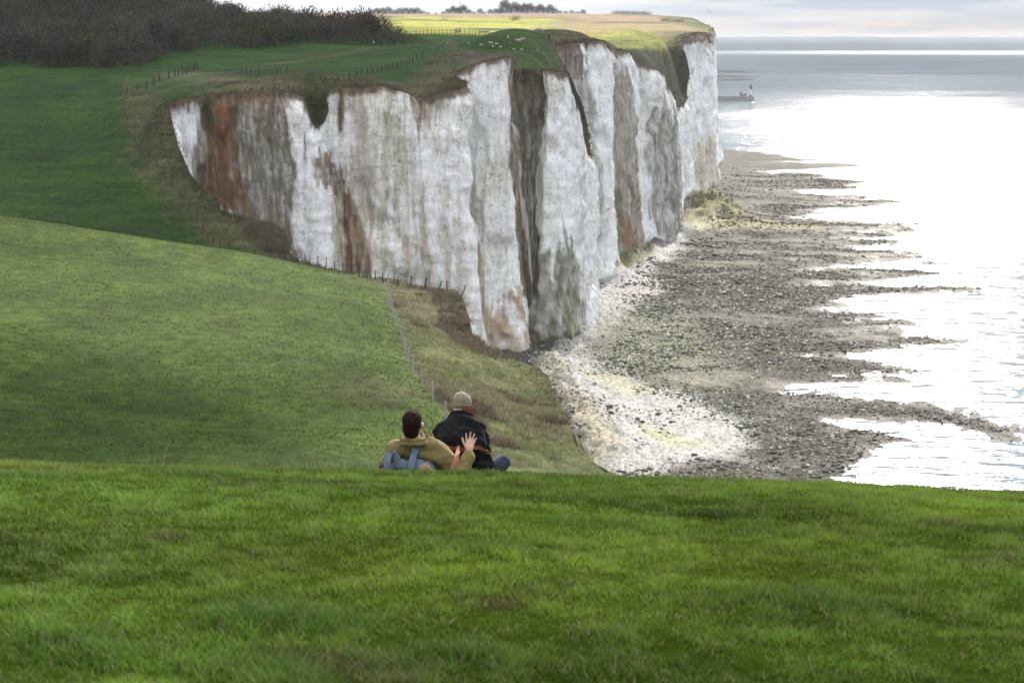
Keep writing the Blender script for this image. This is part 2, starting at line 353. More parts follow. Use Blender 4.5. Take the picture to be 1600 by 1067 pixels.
cell = ins[:-1, :-1] | ins[1:, :-1] | ins[:-1, 1:] | ins[1:, 1:]
need = np.zeros(ins.shape, bool); need[:-1, :-1] |= cell; need[1:, :-1] |= cell; need[:-1, 1:] |= cell; need[1:, 1:] |= cell
snap = need & ~ins
zx, zy = XX[need], YY[need]
d_, cz_, ix_ = coast_near(zx, zy)
Z = np.zeros(XX.shape); zz = land_z(zx, zy, False)
wq = np.exp(-(d_/5.0)**2); zz = zz*(1-wq)+cz_*wq
sm = snap[need]; zz[sm] = cz_[sm]
zx = zx.copy(); zy = zy.copy(); zx[sm] = cfs[ix_[sm], 0]; zy[sm] = cfs[ix_[sm], 1]
hb = smooth(0, 30, d_)
# slight overhang of the turf at the brink
idx = -np.ones(ins.shape, int); idx[need] = np.arange(need.sum())
fc = np.stack([idx[:-1, :-1][cell], idx[:-1, 1:][cell], idx[1:, 1:][cell], idx[1:, :-1][cell]], 1)
def UVp(pts, y0=60.0):
    out = []
    for q in pts:
        x, y = hit(q[0], q[1], q[2] if len(q) > 2 else y0); out.append((x/y, math.log(y)))
    return out
pu, pv = uv(zx, zy)
jn = fbm(pu*90, pv*90, 31, 4)*0.006; jm = fbm(pu*90, pv*90, 37, 4)*0.006
col = np.empty((len(zx), 3)); big = fbm(zx/40, zy/40, 40, 4)[:, None]
hillc = np.array([0.058, 0.094, 0.016]); fieldc = np.array([0.025, 0.060, 0.008]); scrub = np.array([0.085, 0.082, 0.042]); dry = np.array([0.20, 0.17, 0.11])
col[:] = np.where((zy < 350)[:, None], hillc, fieldc)*(1+0.25*big)
def paint(pts, c, amt=1.0, soft=0.006, y0=60.0, jit=1.0, raw=False):
    poly = pts if raw else UVp(pts, y0)
    m = polymask(pu+jn*jit, pv+jm*jit, poly, soft)*amt
    col[:] = col*(1-m[:, None])+np.array(c)*m[:, None]
# scrubby strips along the brink
def scrubw(a, b): return smooth(b, a, d_+fbm(zx/6, zy/6, 50, 3)*4)
m = scrubw(4, 16)*(zy > 100)*(zy < 720); col[:] = col*(1-m[:, None])+scrub*(1+0.3*fbm(zx/4, zy/4, 51, 3)[:, None])*m[:, None]
paint([(603,440),(612,480),(628,540),(645,580),(668,607),(690,640),(710,700),(720,760,120),(1000,800,120),(975,745,120),(900,690),(850,585),(770,551),(735,520),(720,468),(660,448)], (0.105, 0.118, 0.048), 0.9)
paint([(604,436),(720,466),(735,490),(738,525),(770,552),(700,530),(640,510),(612,470)], (0.125, 0.095, 0.06), 0.8, 0.01)
paint([(630,535),(690,545),(760,575),(830,582),(850,600),(800,640),(860,700),(760,690),(700,620),(650,590)], (0.135, 0.125, 0.062), 0.45, 0.01)
paint([(500,596),(540,588),(640,596),(668,615),(640,632),(560,636),(520,618)], (0.070, 0.062, 0.030), 0.7, 0.02)
# the fence strip above the scar
paint([(190,122,350),(192,190,350),(228,255,350),(262,290,350),(330,386,350),(440,402,350),(470,412,350),(445,350,350),(340,322,350),(290,250,350),(258,190,350),(262,150,350)], (0.075, 0.078, 0.034), 0.85, 0.006)
paint([(350,350,350),(430,350,350),(450,395,350),(400,385,350)], (0.052, 0.050, 0.026), 0.8, 0.006)
paint([(255,115,350),(300,112,350),(440,118,350),(470,130,350),(440,142,350),(330,142,350),(265,132,350)], (0.14, 0.12, 0.075), 0.8, 0.012)
paint([(190,120,350),(330,118,350),(320,140,350),(262,150,350),(200,140,350)], (0.045, 0.08, 0.02), 0.6, 0.012)
paint([(300,150,350),(330,135,350),(440,130,350),(520,128,350),(640,128,350),(700,85,350),(735,80,350),(790,82,350),(800,95,350),(735,135,350),(650,160,350),(460,152,350)], (0.080, 0.074, 0.042), 0.75, 0.008)
paint([(700,62,350),(712,75,350),(800,84,350),(800,96,350),(720,96,350),(695,72,350)], (0.085, 0.070, 0.052), 0.7, 0.006)
# grassy slopes that fall to the cliff's gullies, their shade painted into the colour
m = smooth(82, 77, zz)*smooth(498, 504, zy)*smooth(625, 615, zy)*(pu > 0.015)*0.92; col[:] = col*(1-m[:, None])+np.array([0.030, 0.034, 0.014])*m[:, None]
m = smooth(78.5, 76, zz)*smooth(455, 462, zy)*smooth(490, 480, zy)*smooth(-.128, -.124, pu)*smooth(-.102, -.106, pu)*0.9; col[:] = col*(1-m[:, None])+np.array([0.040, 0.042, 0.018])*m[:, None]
paint([(855,95,420),(860,70,420),(945,62,420),(950,74,420),(880,80,420),(880,100,420)], (0.07, 0.060, 0.040), 0.7, 0.01)
# the sunlit far fields: yellow winter crop, stubble, bare earth
paint([(560,47,700),(700,54,700),(790,57,700),(900,61,700),(1000,74,700),(1060,74,700),(1075,55,700),(1000,50,700),(870,50,700),(760,48,700),(640,42,700)], (0.27, 0.28, 0.05), 0.95, 0.012, raw=False)
paint([(300,52,700),(560,44,700),(640,42,700),(870,48,700),(870,36,700),(640,32,700),(300,34,700)], (0.33, 0.33, 0.055), 0.95, 0.01)
paint([(300,32,700),(640,30.5,700),(880,36,700),(880,29,700),(640,25.5,700),(300,27,700)], (0.30, 0.33, 0.05), 0.9, 0.01)
paint([(300,27.5,700),(600,25.5,700),(960,28,700),(960,22,700),(600,22,700),(300,23,700)], (0.30, 0.20, 0.13), 0.9, 0.01)
paint([(800,46,700),(870,52,700),(1080,52,700),(1110,52,700),(1090,44,700),(1060,38,700),(870,36,700)], (0.30, 0.235, 0.12), 0.9, 0.02)
paint([(880,36,700),(1060,38,700),(1080,34,700),(1040,26,700),(960,24,700),(880,28,700)], (0.28, 0.20, 0.13), 0.9, 0.02)
paint([(940,34,700),(1080,36,700),(1080,38,700),(920,37,700)], (0.10, 0.085, 0.045), 0.8, 0.008)
paint([(1020,51,700),(1108,50,700),(1112,56,700),(1075,58,700)], (0.11, 0.085, 0.05), 0.8, 0.008)
paint([(560,31,700),(820,36.5,700),(820,37.5,700),(560,32,700)], (0.06, 0.06, 0.03), 0.8, 0.004)
m = smooth(89.3, 87.2, zz)*smooth(725, 745, zy)*smooth(985, 965, zy)*(pu > 0.055)*0.92; col[:] = col*(1-m[:, None])+np.array([0.024, 0.022, 0.013])*m[:, None]  # headland slope: its shade painted in as darker turf
m = smooth(87.6, 88.6, zz)*smooth(95, 93, zz)*smooth(740, 760, zy)*smooth(960, 920, zy)*(pu > 0.055)*0.85; col[:] = col*(1-m[:, None])+np.array([0.19, 0.20, 0.045])*m[:, None]
# worn path across the upper field
paint([(330,122,400),(420,100,400),(540,82,400),(590,72,400),(592,74,400),(545,85,400),(425,104,400),(340,125,400)], (0.075, 0.085, 0.035), 0.6, 0.004, jit=0.2)
col *= (1+0.18*fbm(zx/9, zy/9, 60, 3))[:, None]
# bare soil right at the lip
m = smooth(1.2, 0.0, d_)*(zy > 120); col[:] = col*(1-m[:, None])+np.array([0.06, 0.045, 0.032])*m[:, None]
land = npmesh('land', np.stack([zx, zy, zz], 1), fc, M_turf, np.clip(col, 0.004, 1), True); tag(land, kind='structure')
# ------------------------------------------------------------------ the chalk cliffs
NV = 120
segc = np.hypot(*np.diff(cf[:, :2], axis=0).T); S = np.concatenate([[0], np.cumsum(segc)])
tan = gauss(np.gradient(cf[:, :2], axis=0), 7); tan /= np.linalg.norm(tan, axis=1)[:, None]+1e-9
nrm = gauss(np.stack([tan[:, 1], -tan[:, 0]], 1), 4); nrm /= np.linalg.norm(nrm, axis=1)[:, None]+1e-9
def s_of(px, py, y0, y1):
    """where the sight line meets the line of the cliff: (metres along the coast, height)"""
    d = ray(px, py); k = d[0]/d[1]; f = cf[:, 0]-k*cf[:, 1]
    c = np.where((f[:-1]*f[1:] <= 0) & (cf[:-1, 1] > y0) & (cf[:-1, 1] < y1))[0]
    i = c[0] if len(c) else int(np.argmin(np.abs(f)+1e3*((cf[:, 1] < y0) | (cf[:, 1] > y1))))
    return S[i], CAM_Z+d[2]/d[1]*cf[i, 1]
tt = np.linspace(0, 1, NV); nS = len(cf)
SS = np.repeat(S[:, None], NV, 1); TT = np.repeat(tt[None], nS, 0)
top = cf[:, 2][:, None]; ZC = top*(1-TT)-1.5*TT
hgt = top-ZC
flute = (1-2*np.abs(fbm(SS/9.0, ZC/90, 70, 4, 0.55)))*2.0-0.6+(1-2*np.abs(fbm(SS/2.4, ZC/16, 72, 4, 0.6)))*0.55
ledge = (fbm(SS/60, ZC/2.5, 74, 3)*0.12+fbm(SS/2.6, ZC/1.8, 75, 3)*0.30)
pits = -np.maximum(fbm(SS/11, ZC/16, 76, 3)-0.18, 0)*6; bl = fbm(SS/4.5, ZC/6.5, 78, 3, 0.5)*3; pits += (np.round(bl)-0.0)*0.30
butt = fbm(SS/26, ZC/160, 77, 2)*3.0
clf = -3.2*smooth(0.10, 0.0, np.abs(fbm(SS/17+0.25*fbm(SS/5, ZC/9, 79, 3), ZC/150, 91, 3, .5)-0.05))*smooth(.2, -.2, fbm(SS/30, ZC/40, 92, 2))
flute = flute+clf
env = smooth(0, 5, hgt)
batter = hgt*0.035+np.maximum(hgt-top*0.72, 0)**1.5*0.018
off = (flute+ledge+pits+butt)*env+batter-0.25*smooth(0, 1.5, hgt)
# notch of the sea at the foot
off -= 1.2*smooth(3.0, 0.8, ZC)*0.6
CXp = cf[:, 0][:, None]+nrm[:, 0][:, None]*off; CYp = cf[:, 1][:, None]+nrm[:, 1][:, None]*off
cc = np.empty((nS, NV, 3)); cc[:] = (0.93, 0.945, 0.95)
js = fbm(SS/5, ZC/14, 80, 4, 0.6)*2.2+fbm(SS/1.2, ZC/5, 81, 3)*0.7; jz = fbm(SS/4, ZC/4, 82, 4, 0.6)*2.5+fbm(SS/0.9, ZC/60, 89, 3, 0.6)*7
def stain(pts, c, amt, y0, y1, soft=1.2, jit=1.0):
    soft *= 0.5
    poly = [s_of(p[0], p[1], y0, y1) for p in pts]
    s0, s1 = min(p[0] for p in poly)-8, max(p[0] for p in poly)+8
    k = (S >= s0) & (S <= s1)
    if not k.any(): return
    m = polymask((SS+js*jit)[k], (ZC+jz*jit)[k], poly, soft)*amt*(1.0+0.75*fbm(SS[k]/0.8, ZC[k]/5, 83, 4, 0.65))
    m = np.clip(m, 0, 1)[..., None]; cc[k] = cc[k]*(1-m)+np.array(c)*m
BR = (0.17, 0.115, 0.065); GB = (0.19, 0.17, 0.13); RB = (0.19, 0.105, 0.055); DK = (0.11, 0.10, 0.065); TN = (0.48, 0.33, 0.19); GG = (0.19, 0.21, 0.13)
# scar of the near corner
stain([(318,150),(440,145),(452,170),(458,240),(460,330),(466,410),(420,420),(345,330),(300,285),(300,250),(310,200)], GB, 0.92, 452, 468)
stain([(325,160),(375,165),(382,240),(388,330),(400,350),(345,335),(318,290),(322,220)], RB, 0.85, 452, 468, 2.0)
stain([(400,310),(450,330),(466,410),(430,410)], (0.26, 0.19, 0.12), 0.6, 452, 468, 2)
stain([(318,152),(380,152),(375,205),(345,215),(322,190)], (0.11, 0.08, 0.055), 0.85, 452, 468, 1.2)
stain([(336,160),(360,162),(358,195),(340,195)], (0.24, 0.10, 0.035), 0.9, 452, 468, 1.0)
stain([(262,165),(300,150),(380,145),(440,142),(462,165),(440,160),(380,160),(300,165),(265,180)], (0.12, 0.10, 0.075), 0.9, 452, 468, 1.0, 0.5)
stain([(527,134),(541,134),(540,200),(536,212),(529,205)], (0.15, 0.10, 0.07), 0.9, 455, 480, 0.5, 0.3)
stain([(497,243),(527,245),(542,285),(540,300),(515,300),(500,288),(495,262)], (0.26, 0.19, 0.13), 0.9, 455, 480, 0.8, 0.6)
stain([(512,300),(542,295),(545,420),(510,420)], (0.52, 0.43, 0.34), 0.7, 455, 480, 1.0)
stain([(537,290),(555,312),(576,375),(585,440),(538,440),(540,340)], (0.22, 0.14, 0.085), 0.97, 455, 480, 0.6, 0.5)
stain([(640,148),(688,150),(668,172),(655,218),(647,180)], (0.22, 0.14, 0.09), 0.85, 460, 485, 0.8, 0.8)
stain([(668,160),(700,150),(680,190),(668,205)], (0.40, 0.28, 0.18), 0.6, 460, 485, 0.8)
stain([(740,330),(752,330),(765,430),(800,540),(838,580),(800,585),(765,520),(745,430)], TN, 0.75, 460, 492, 1.5, 1.5)
stain([(790,440),(800,440),(815,520),(838,580),(815,580),(800,520)], (0.45, 0.26, 0.14), 0.7, 460, 500, 1.0, 0.8)
for x0, w0, ya, yb, a in ((600,7,150,430,.45),(628,5,180,460,.5),(655,6,230,470,.35),(575,8,150,430,.45),(700,6,200,480,.3),(742,7,300,470,.45),(722,4,330,520,.4),(662,9,300,440,.45),(684,5,140,260,.35),(560,6,220,420,.45)):
    stain([(x0-w0,ya),(x0+w0,ya),(x0+w0+4,yb),(x0-w0+5,yb)], random.choice([(0.44,0.36,0.22),(0.42,0.40,0.24),(0.50,0.38,0.26)]), a*1.3, 465, 490, 1.6, 2.0)
stain([(585,170),(640,175),(645,300),(625,330),(590,300)], (0.50, 0.50, 0.33), 0.4, 465, 490, 4, 2.5)
stain([(545,140),(575,142),(590,330),(570,330),(550,290)], (0.56, 0.51, 0.45), 0.6, 465, 490, 3, 2)
rs = random.Random(4)
for _ in range(90):
    i_ = rs.randrange(nS)
    if not 460 < cf[i_, 1] < 720: continue
    s_0 = S[i_]; zt_ = cf[i_, 2]-rs.uniform(0, 45); zb_ = zt_-rs.uniform(12, 50); w_ = rs.uniform(0.25, 1.1); kk_ = np.abs(S-s_0) < 14
    m = polymask((SS+js*1.2)[kk_], (ZC+jz)[kk_], [(s_0-w_, zt_), (s_0+w_, zt_), (s_0+w_*1.6+rs.uniform(-1, 1), zb_), (s_0+rs.uniform(-1, 0), zb_)], 0.5)*rs.uniform(.2, .5)*(1+fbm(SS[kk_]/.7, ZC[kk_]/4, 93, 3))
    m = np.clip(m, 0, 1)[..., None]; cc[kk_] = cc[kk_]*(1-m)+np.array(rs.choice([(0.42, 0.33, 0.19), (0.36, 0.36, 0.20), (0.45, 0.30, 0.17), (0.30, 0.25, 0.18)]))*m
# the brown gullies
stain([(799,95),(812,105),(806,200),(812,330),(830,430),(853,520),(858,590),(815,590),(803,430),(797,250)], (0.23, 0.17, 0.10), 0.95, 484, 506, 0.7, 0.4)
stain([(808,108),(848,112),(846,180),(842,300),(850,400),(852,470),(838,420),(815,300),(808,220)], (0.17, 0.15, 0.10), 0.95, 494, 506, 0.7, 0.5)
stain([(815,112),(838,112),(838,160),(820,165)], (0.40, 0.33, 0.25), 0.5, 494, 506, 1.5)
stain([(856,390),(890,380),(900,450),(904,560),(856,560),(852,470)], GG, 0.75, 494, 530, 2, 2)
stain([(855,520),(906,520),(906,570),(855,570)], (0.10, 0.12, 0.055), 0.8, 494, 535, 1, 0.5)
stain([(870,75),(905,70),(912,110),(890,112)], (0.16, 0.12, 0.08), 0.4, 614, 642, 1.0)
for x0, ya, yb in ((879,72,100),(888,72,130),(905,68,125),(917,66,110)):
    stain([(x0-2,ya),(x0+3,ya),(x0+2,yb),(x0-1,yb)], (0.15, 0.11, 0.08), 0.8, 612, 642, 0.5, 0.6)
stain([(912,110),(925,110),(930,300),(926,420),(915,420)], (0.40, 0.38, 0.33), 0.6, 600, 645, 1.5)
stain([(948,110),(975,105),(985,160),(1000,230),(1010,320),(1020,400),(985,420),(955,400),(946,250)], (0.38, 0.34, 0.28), 0.95, 655, 735, 1.5)
stain([(945,250),(958,300),(972,350),(960,420),(945,420)], (0.22, 0.24, 0.15), 0.85, 640, 735, 1.2)
stain([(950,335),(972,345),(990,405),(955,425)], (0.33, 0.20, 0.13), 0.8, 640, 735, 1.2)
stain([(1000,230),(1035,170),(1052,175),(1062,370),(1020,390),(1010,320)], (0.36, 0.35, 0.31), 0.7, 738, 900, 2, 2)
for x0 in (1018, 1028, 1040, 1048): stain([(x0-3,180),(x0+2,180),(x0+4,360),(x0-2,360)], (0.18, 0.17, 0.14), 0.6, 738, 900, 1.2, 2)
stain([(1078,220),(1112,220),(1118,300),(1080,320)], (0.55, 0.42, 0.28), 0.6, 960, 1100, 3, 2)
stain([(1104,60),(1116,60),(1118,180),(1106,180)], (0.48, 0.38, 0.27), 0.6, 960, 1120, 2, 1)
# tide line: green and dark at the foot everywhere
m = (smooth(5.0, 1.0, ZC+fbm(SS/6, ZC*0, 84, 3)*2.5)*0.75)[..., None]; cc = cc*(1-m)+np.array((0.13, 0.14, 0.075))*m
# soil and clay at the top
cap = 1.0+2.6*fbm(SS/6, SS*0, 86, 4, 0.6)+4.0*smooth(940, 985, cf[:, 1])[:, None]+1.8*np.maximum(fbm(SS/1.6, ZC*0, 87, 3, 0.6), 0)
m = smooth(cap+0.8, cap-0.3, hgt)[..., None]*0.93; cc = cc*(1-m)+np.array((0.105, 0.072, 0.05))*m
m = (smooth(cap*3.6+1, cap*1.2, hgt)*np.clip(fbm(SS/1.1, ZC/9, 88, 3)+0.45, 0, 1))[..., None]*0.6; cc = cc*(1-m)+np.array((0.36, 0.25, 0.17))*m
m = smooth(4.5, 1.5, hgt+js)[..., None]*((SS > 0))[..., None]*0.0
# far down in the nearest stretch the cliff is mostly scree and grass
nearw = smooth(345, 300, CYp)[..., None]*0.95; cc = cc*(1-nearw)+np.array((0.12, 0.10, 0.06))*nearw
ci = (np.arange(nS)[:, None]*NV+np.arange(NV)[None])
cfc = np.stack([ci[:-1, :-1], ci[:-1, 1:], ci[1:, 1:], ci[1:, :-1]], -1).reshape(-1, 4)
cliff = npmesh('chalk_cliff', np.stack([CXp, CYp, ZC], -1).reshape(-1, 3), cfc, M_chalk, np.clip(cc.reshape(-1, 3), 0.01, 1), True); tag(cliff, kind='structure')
# ------------------------------------------------------------------ meadow
gx = np.linspace(-26, 26, 260); gy = np.concatenate([np.linspace(-24, 0, 40, endpoint=False), np.linspace(0, 22.6, 300)])
MX, MY = np.meshgrid(gx, gy)
def meadow_full(x, y):
    z = meadow_z(x, np.maximum(y, 0.0))+0*x
    z = np.where(y < 0, meadow_z(x, np.zeros_like(x))+np.abs(y)*0.03, z)
    return z+fbm(x/1.1, y/1.1, 90, 4)*0.035+fbm(x/4, y/4, 93, 2)*0.03*np.clip((11-y)/5, 0, 1)
MZ = meadow_full(MX, MY)
mi = np.arange(MX.size).reshape(MX.shape)
mf = np.stack([mi[:-1, :-1], mi[:-1, 1:], mi[1:, 1:], mi[1:, :-1]], -1).reshape(-1, 4)
def turf_col(x, y, s=100):
    a = fbm(x/1.3, y/0.9, s, 4)[:, None]; b_ = fbm(x/0.35, y/0.3, s+4, 3)[:, None]; c_ = fbm(x/3.1, y/2.2, s+8, 3)[:, None]
    c0 = np.array([0.076, 0.132, 0.015])*(1+0.75*a+0.3*b_)
    c0 = c0+np.clip(c_, 0, 1)*np.array([0.035, 0.02, 0.0])
    k = np.clip(fbm(x/0.5, y/0.4, s+12, 4)-0.40, 0, 1)[:, None]*2.2
    k = np.clip(k, 0, 0.8); c0 = c0*(1-k)+np.array([0.085, 0.065, 0.035])*k
    return np.clip(c0, 0.006, 1)
M_soil = vcolmat('meadow_turf', 1.0, 0.0, 30, 0.4)
meadow = npmesh('meadow', np.stack([MX, MY, MZ], -1).reshape(-1, 3), mf, M_soil, turf_col(MX.ravel(), MY.ravel())*0.26, True); tag(meadow, kind='structure')
# ------------------------------------------------------------------ foreshore
SH = [(1116,237),(1160,238),(1205,244),(1250,249),(1265,250),(1212,253),(1305,256),(1351,259),(1330,261),(1255,263),(1220,265),(1167,270),(1190,273),(1220,273),(1292,275),(1230,279),(1305,281),(1349,285.5),(1330,289),(1292,291),(1355,294),(1280,295.5),(1207,297.5),(1235,300),
 (1265,304),(1305,305),(1330,307),(1380,312),(1415,315),(1392,320),(1342,323),(1292,325),(1230,328),(1200,330),(1255,332),(1280,334),(1235,336),(1205,338),(1230,342),(1255,344),(1295,347),(1330,348),(1392,350),(1440,357),(1450,361),(1380,370),(1320,371.5),(1345,374),(1390,379),(1375,385),(1330,390),
 (1392,394),(1437,400),(1400,405),(1437,410),(1375,412),(1305,415),(1280,420),(1350,421),(1440,424),(1550,428),(1450,432),(1360,437),(1290,440),(1300,443),(1450,446),(1520,452),(1400,457),(1300,470),(1260,482),(1235,492),(1365,492),(1330,497),(1330,504),(1390,506),(1420,520),(1465,535),(1425,540),(1350,546),(1250,551),(1220,555),(1250,561),
 (1350,572),(1440,581),(1350,584),(1280,586),(1390,590),(1330,596),(1250,601),(1238,611),(1300,618),(1375,625),(1450,634),(1500,646),(1545,663),(1585,684),(1560,686),(1525,672),(1475,664),(1425,659),(1350,654),(1308,660),(1345,672),(1390,677),(1432,675),(1400,688),(1380,697),(1350,711),(1338,730),(1332,746),(1300,758),(1310,800),(1400,850),(1300,900),(1400,960),(1500,1060),(1700,1300)]
shp = [(G(*q)[0]/G(*q)[1], math.log(G(*q)[1])) for q in SH]
shp += [(1.2, math.log(75)), (-0.3, math.log(75)), (-0.3, math.log(1480)), (0.117, math.log(1480))]
fu = spaced([(-0.17, 0.02, 60), (0.02, 0.32, 560), (0.32, 0.9, 60)]); fv = spaced([(math.log(80), math.log(330), 120), (math.log(330), math.log(1460), 640)])
FU, FV = np.meshgrid(fu, fv); FY = np.exp(FV); FX = FU*FY
sd = segdist(FU.ravel(), FV.ravel(), shp)*FY.ravel(); si = inpoly(FU.ravel(), FV.ravel(), shp)
sd = np.where(si, sd, -sd).reshape(FU.shape); sd = sd+fbm(FX/26, FY/16, 118, 4, 0.6)*11*np.clip(FY/700, .5, 1.3)
def band(x, y):
    w1 = 26*fbm(x/75, y/75, 116, 3); a = fbm(x/42.0, (y+w1)/12.0, 119, 4, 0.6); a = a+0.5*fbm(x/30, y/40, 117, 3)
    u_, v_ = x/y+fbm(x/7, y/10, 114, 3)*0.006, np.log(y)+fbm(x/7, y/10, 115, 3)*0.012
    for pl in LEDGES: a = np.maximum(a, polymask(u_, v_, pl, 0.010)*0.42-0.12+0.35*fbm(x/9, y/7, 113, 3))
    return a
def fpoly(pts): return [(G(*q)[0]/G(*q)[1], math.log(G(*q)[1])) for q in pts]
LEDGES = [fpoly(z_) for z_ in ([(1000,606),(1120,610),(1250,618),(1400,630),(1500,648),(1585,684),(1480,662),(1380,652),(1250,650),(1100,640),(1000,622)], [(1120,640),(1250,650),(1310,665),(1400,684),(1340,720),(1300,755),(1180,748),(1170,700)], [(900,530),(960,505),(1000,525),(1010,575),(1040,600),(960,590),(910,560)], [(960,745),(1080,715),(1180,730),(1200,760),(960,770)], [(1000,455),(1300,448),(1510,452),(1400,458),(1100,475)])]
rough = 0.75*band(FX, FY)+0.6*fbm(FX/5.0, FY/7.0, 120, 4, 0.62)
fz = np.clip(sd*0.05, -0.9, 0.30)+rough*0.75+fbm(FX/1.6, FY/3.0, 125, 3, 0.6)*0.16
fuv = (FX.ravel(), FY.ravel())
# shingle bank against the cliff foot
db, _, _ = coast_near(FX.ravel()[::1], FY.ravel()); db = db.reshape(FX.shape)
bank = smooth(38, 4, db)  # shingle
fz = fz*(1-0.75*bank)+bank*1.6+np.exp(-(db/7)**2)*2.4*(1+1.2*fbm(FX/5, FY/8, 128, 4))
fz = fz+0.35*smooth(50, 190, sd)+0.4*smooth(100, 50, db)
for mpx, mpy, mh, mr in ((1098,338,9,17),(1120,345,5,15),(1145,352,3,14),(955,442,5,9),(985,418,5,10),(1066,374,4,9),(1012,402,3,8),(910,545,2.5,6),(862,585,4,7),(872,612,5,9),(900,655,5,10),(930,700,4,10)):
    g0 = G(mpx, mpy); fz = fz+mh*np.exp(-(((FX-g0[0])/mr)**2+((FY-g0[1])/(mr*1.5))**2))*(1+0.5*fbm(FX/4, FY/4, 127, 4))
def fpoly(pts): return [(G(*q)[0]/G(*q)[1], math.log(G(*q)[1])) for q in pts]
ju = fbm(FX/8, FY/14, 130, 4)*0.006; jv = fbm(FX/8, FY/14, 134, 4)*0.02
fcx = np.empty(FX.shape+(3,)); fcx[:] = (0.058, 0.053, 0.042)
n3 = fbm(FX/9, FY/16, 140, 4)[..., None]; fcx = fcx*(1+0.35*n3)
bandn = band(FX, FY)[..., None]
k = smooth(0.02, -0.22, bandn)*(1-bank[..., None])*0.75; fcx = fcx*(1-k)+np.array((0.16, 0.15, 0.13))*k
k = smooth(-0.02, 0.15, bandn)*(1-bank[..., None])*0.85; fcx = fcx*(1-k)+np.array((0.040, 0.038, 0.028))*k
def fpaint(pts, c, amt, soft=0.006, jit=1.0):
    global fcx
    m = (polymask(FU+ju*jit, FV+jv*jit, fpoly(pts), soft)*amt)[..., None]; fcx = fcx*(1-m)+np.array(c)*m
    return m[..., 0]
PEB = (0.44, 0.42, 0.44)
fpaint([(850,570),(905,540),(912,480),(930,455),(990,425),(1060,375),(1110,345),(1130,352),(1080,372),(1060,400),(1010,430),(1040,455),(1000,480),(960,520),(900,575),(880,600)], PEB, 0.85)
fpaint([(1080,345),(1250,350),(1300,357),(1100,365),(1060,375)], (0.30, 0.28, 0.15), 0.7)
fpaint([(850,580),(920,560),(1000,600),(1080,620),(1100,640),(1160,660),(1180,700),(1120,720),(960,760),(920,700),(880,640),(845,600)], (0.44, 0.43, 0.44), 0.85, 0.012)
lift = polymask(FU+ju, FV+jv, fpoly([(850,580),(920,560),(1000,590),(1120,610),(1180,640),(1190,700),(1200,745),(1100,760),(940,760)]), 0.012); fz = np.maximum(fz, lift*(0.45+0.3*rough)-(1-lift)*5)
wet = fpaint([(900,530),(1000,480),(1100,520),(1150,600),(1080,615),(960,590),(920,560)], (0.20, 0.20, 0.13), 0.5, 0.02)
fpaint([(845,590),(870,583),(960,592),(1030,612),(1000,622),(930,612),(880,604)], (0.37, 0.35, 0.24), 0.75, 0.008)
fpaint([(845,595),(880,610),(920,645),(960,690),(970,720),(930,730),(880,660),(845,620)], (0.34, 0.30, 0.20), 0.75, 0.012)
fpaint([(1000,670),(1050,680),(1100,695),(1110,710),(1040,700),(1000,690)], (0.42, 0.42, 0.18), 0.5, 0.01)
fpaint([(910,480),(935,440),(990,425),(1000,400),(960,420),(920,440)], (0.25, 0.26, 0.10), 0.8, 0.008)
# darker, weedy reef along the ridges
fpaint([(1080,345),(1120,310),(1150,325),(1160,350),(1100,352)], (0.17, 0.17, 0.07), 0.8, 0.01)
fpaint([(935,440),(990,410),(1030,400),(985,435),(940,455)], (0.15, 0.16, 0.06), 0.8, 0.008)
fi = np.arange(FX.size).reshape(FX.shape); keep = (fz > -0.75)
kc = keep[:-1, :-1] | keep[1:, 1:]
ff = np.stack([fi[:-1, :-1][kc], fi[:-1, 1:][kc], fi[1:, 1:][kc], fi[1:, :-1][kc]], 1)
def shore_mat():
    m, t, b = newmat('foreshore_rock'); a = attr(t); p = geo(t); c = a.outputs[0]
    f = ramp(t, noise(t, p, 1.1, 5, 0.75, (1, 0.6, 1)), [(0.33, 0.30), (0.5, 1.0), (0.66, 1.75)]); c = mixc(t, 1.0, c, f, 'MULTIPLY')
    f = ramp(t, noise(t, p, 0.22, 4, 0.6, (1, 0.5, 1)), [(0.35, (0.75, 0.78, 0.7)), (0.65, (1.2, 1.15, 1.1))]); c = mixc(t, 1.0, c, f, 'MULTIPLY')
    sp = ramp(t, noise(t, p, 1.9, 3, 0.6), [(0.60, 0.0), (0.66, 0.8)]); c = mixc(t, sp, c, (0.50, 0.49, 0.46))
    s = nd(t, 'ShaderNodeSeparateXYZ'); t.links.new(p, s.inputs[0])
    lo = ramp(t, math_(t, 'ADD', s.outputs[2], math_(t, 'MULTIPLY', noise(t, p, 0.4, 3, 0.6), 0.5)), [(0.2, 1.0), (0.75, 0.0)])
    c = mixc(t, math_(t, 'MULTIPLY', lo, 0.5), c, mixc(t, 1.0, c, 0.4, 'MULTIPLY'))
    b.inputs['Specular IOR Level'].default_value = 0.25
    t.links.new(c, b.inputs['Base Color'])
    t.links.new(math_(t, 'SUBTRACT', 0.9, math_(t, 'MULTIPLY', lo, 0.35)), b.inputs['Roughness'])
    bump(t, b, noise(t, p, 1.0, 6, 0.75, (1, 0.7, 1)), 0.8, 1.0)
    return m
shore = npmesh('foreshore', np.stack([FX, FY, fz], -1).reshape(-1, 3), ff, shore_mat(), np.clip(fcx.reshape(-1, 3), 0.01, 1), True); tag(shore, kind='structure')
def shore_z(x, y):
    u = np.interp(x/y, fu, np.arange(len(fu))); v = np.interp(np.log(y), fv, np.arange(len(fv)))
    return fz[np.round(v).astype(int), np.round(u).astype(int)]
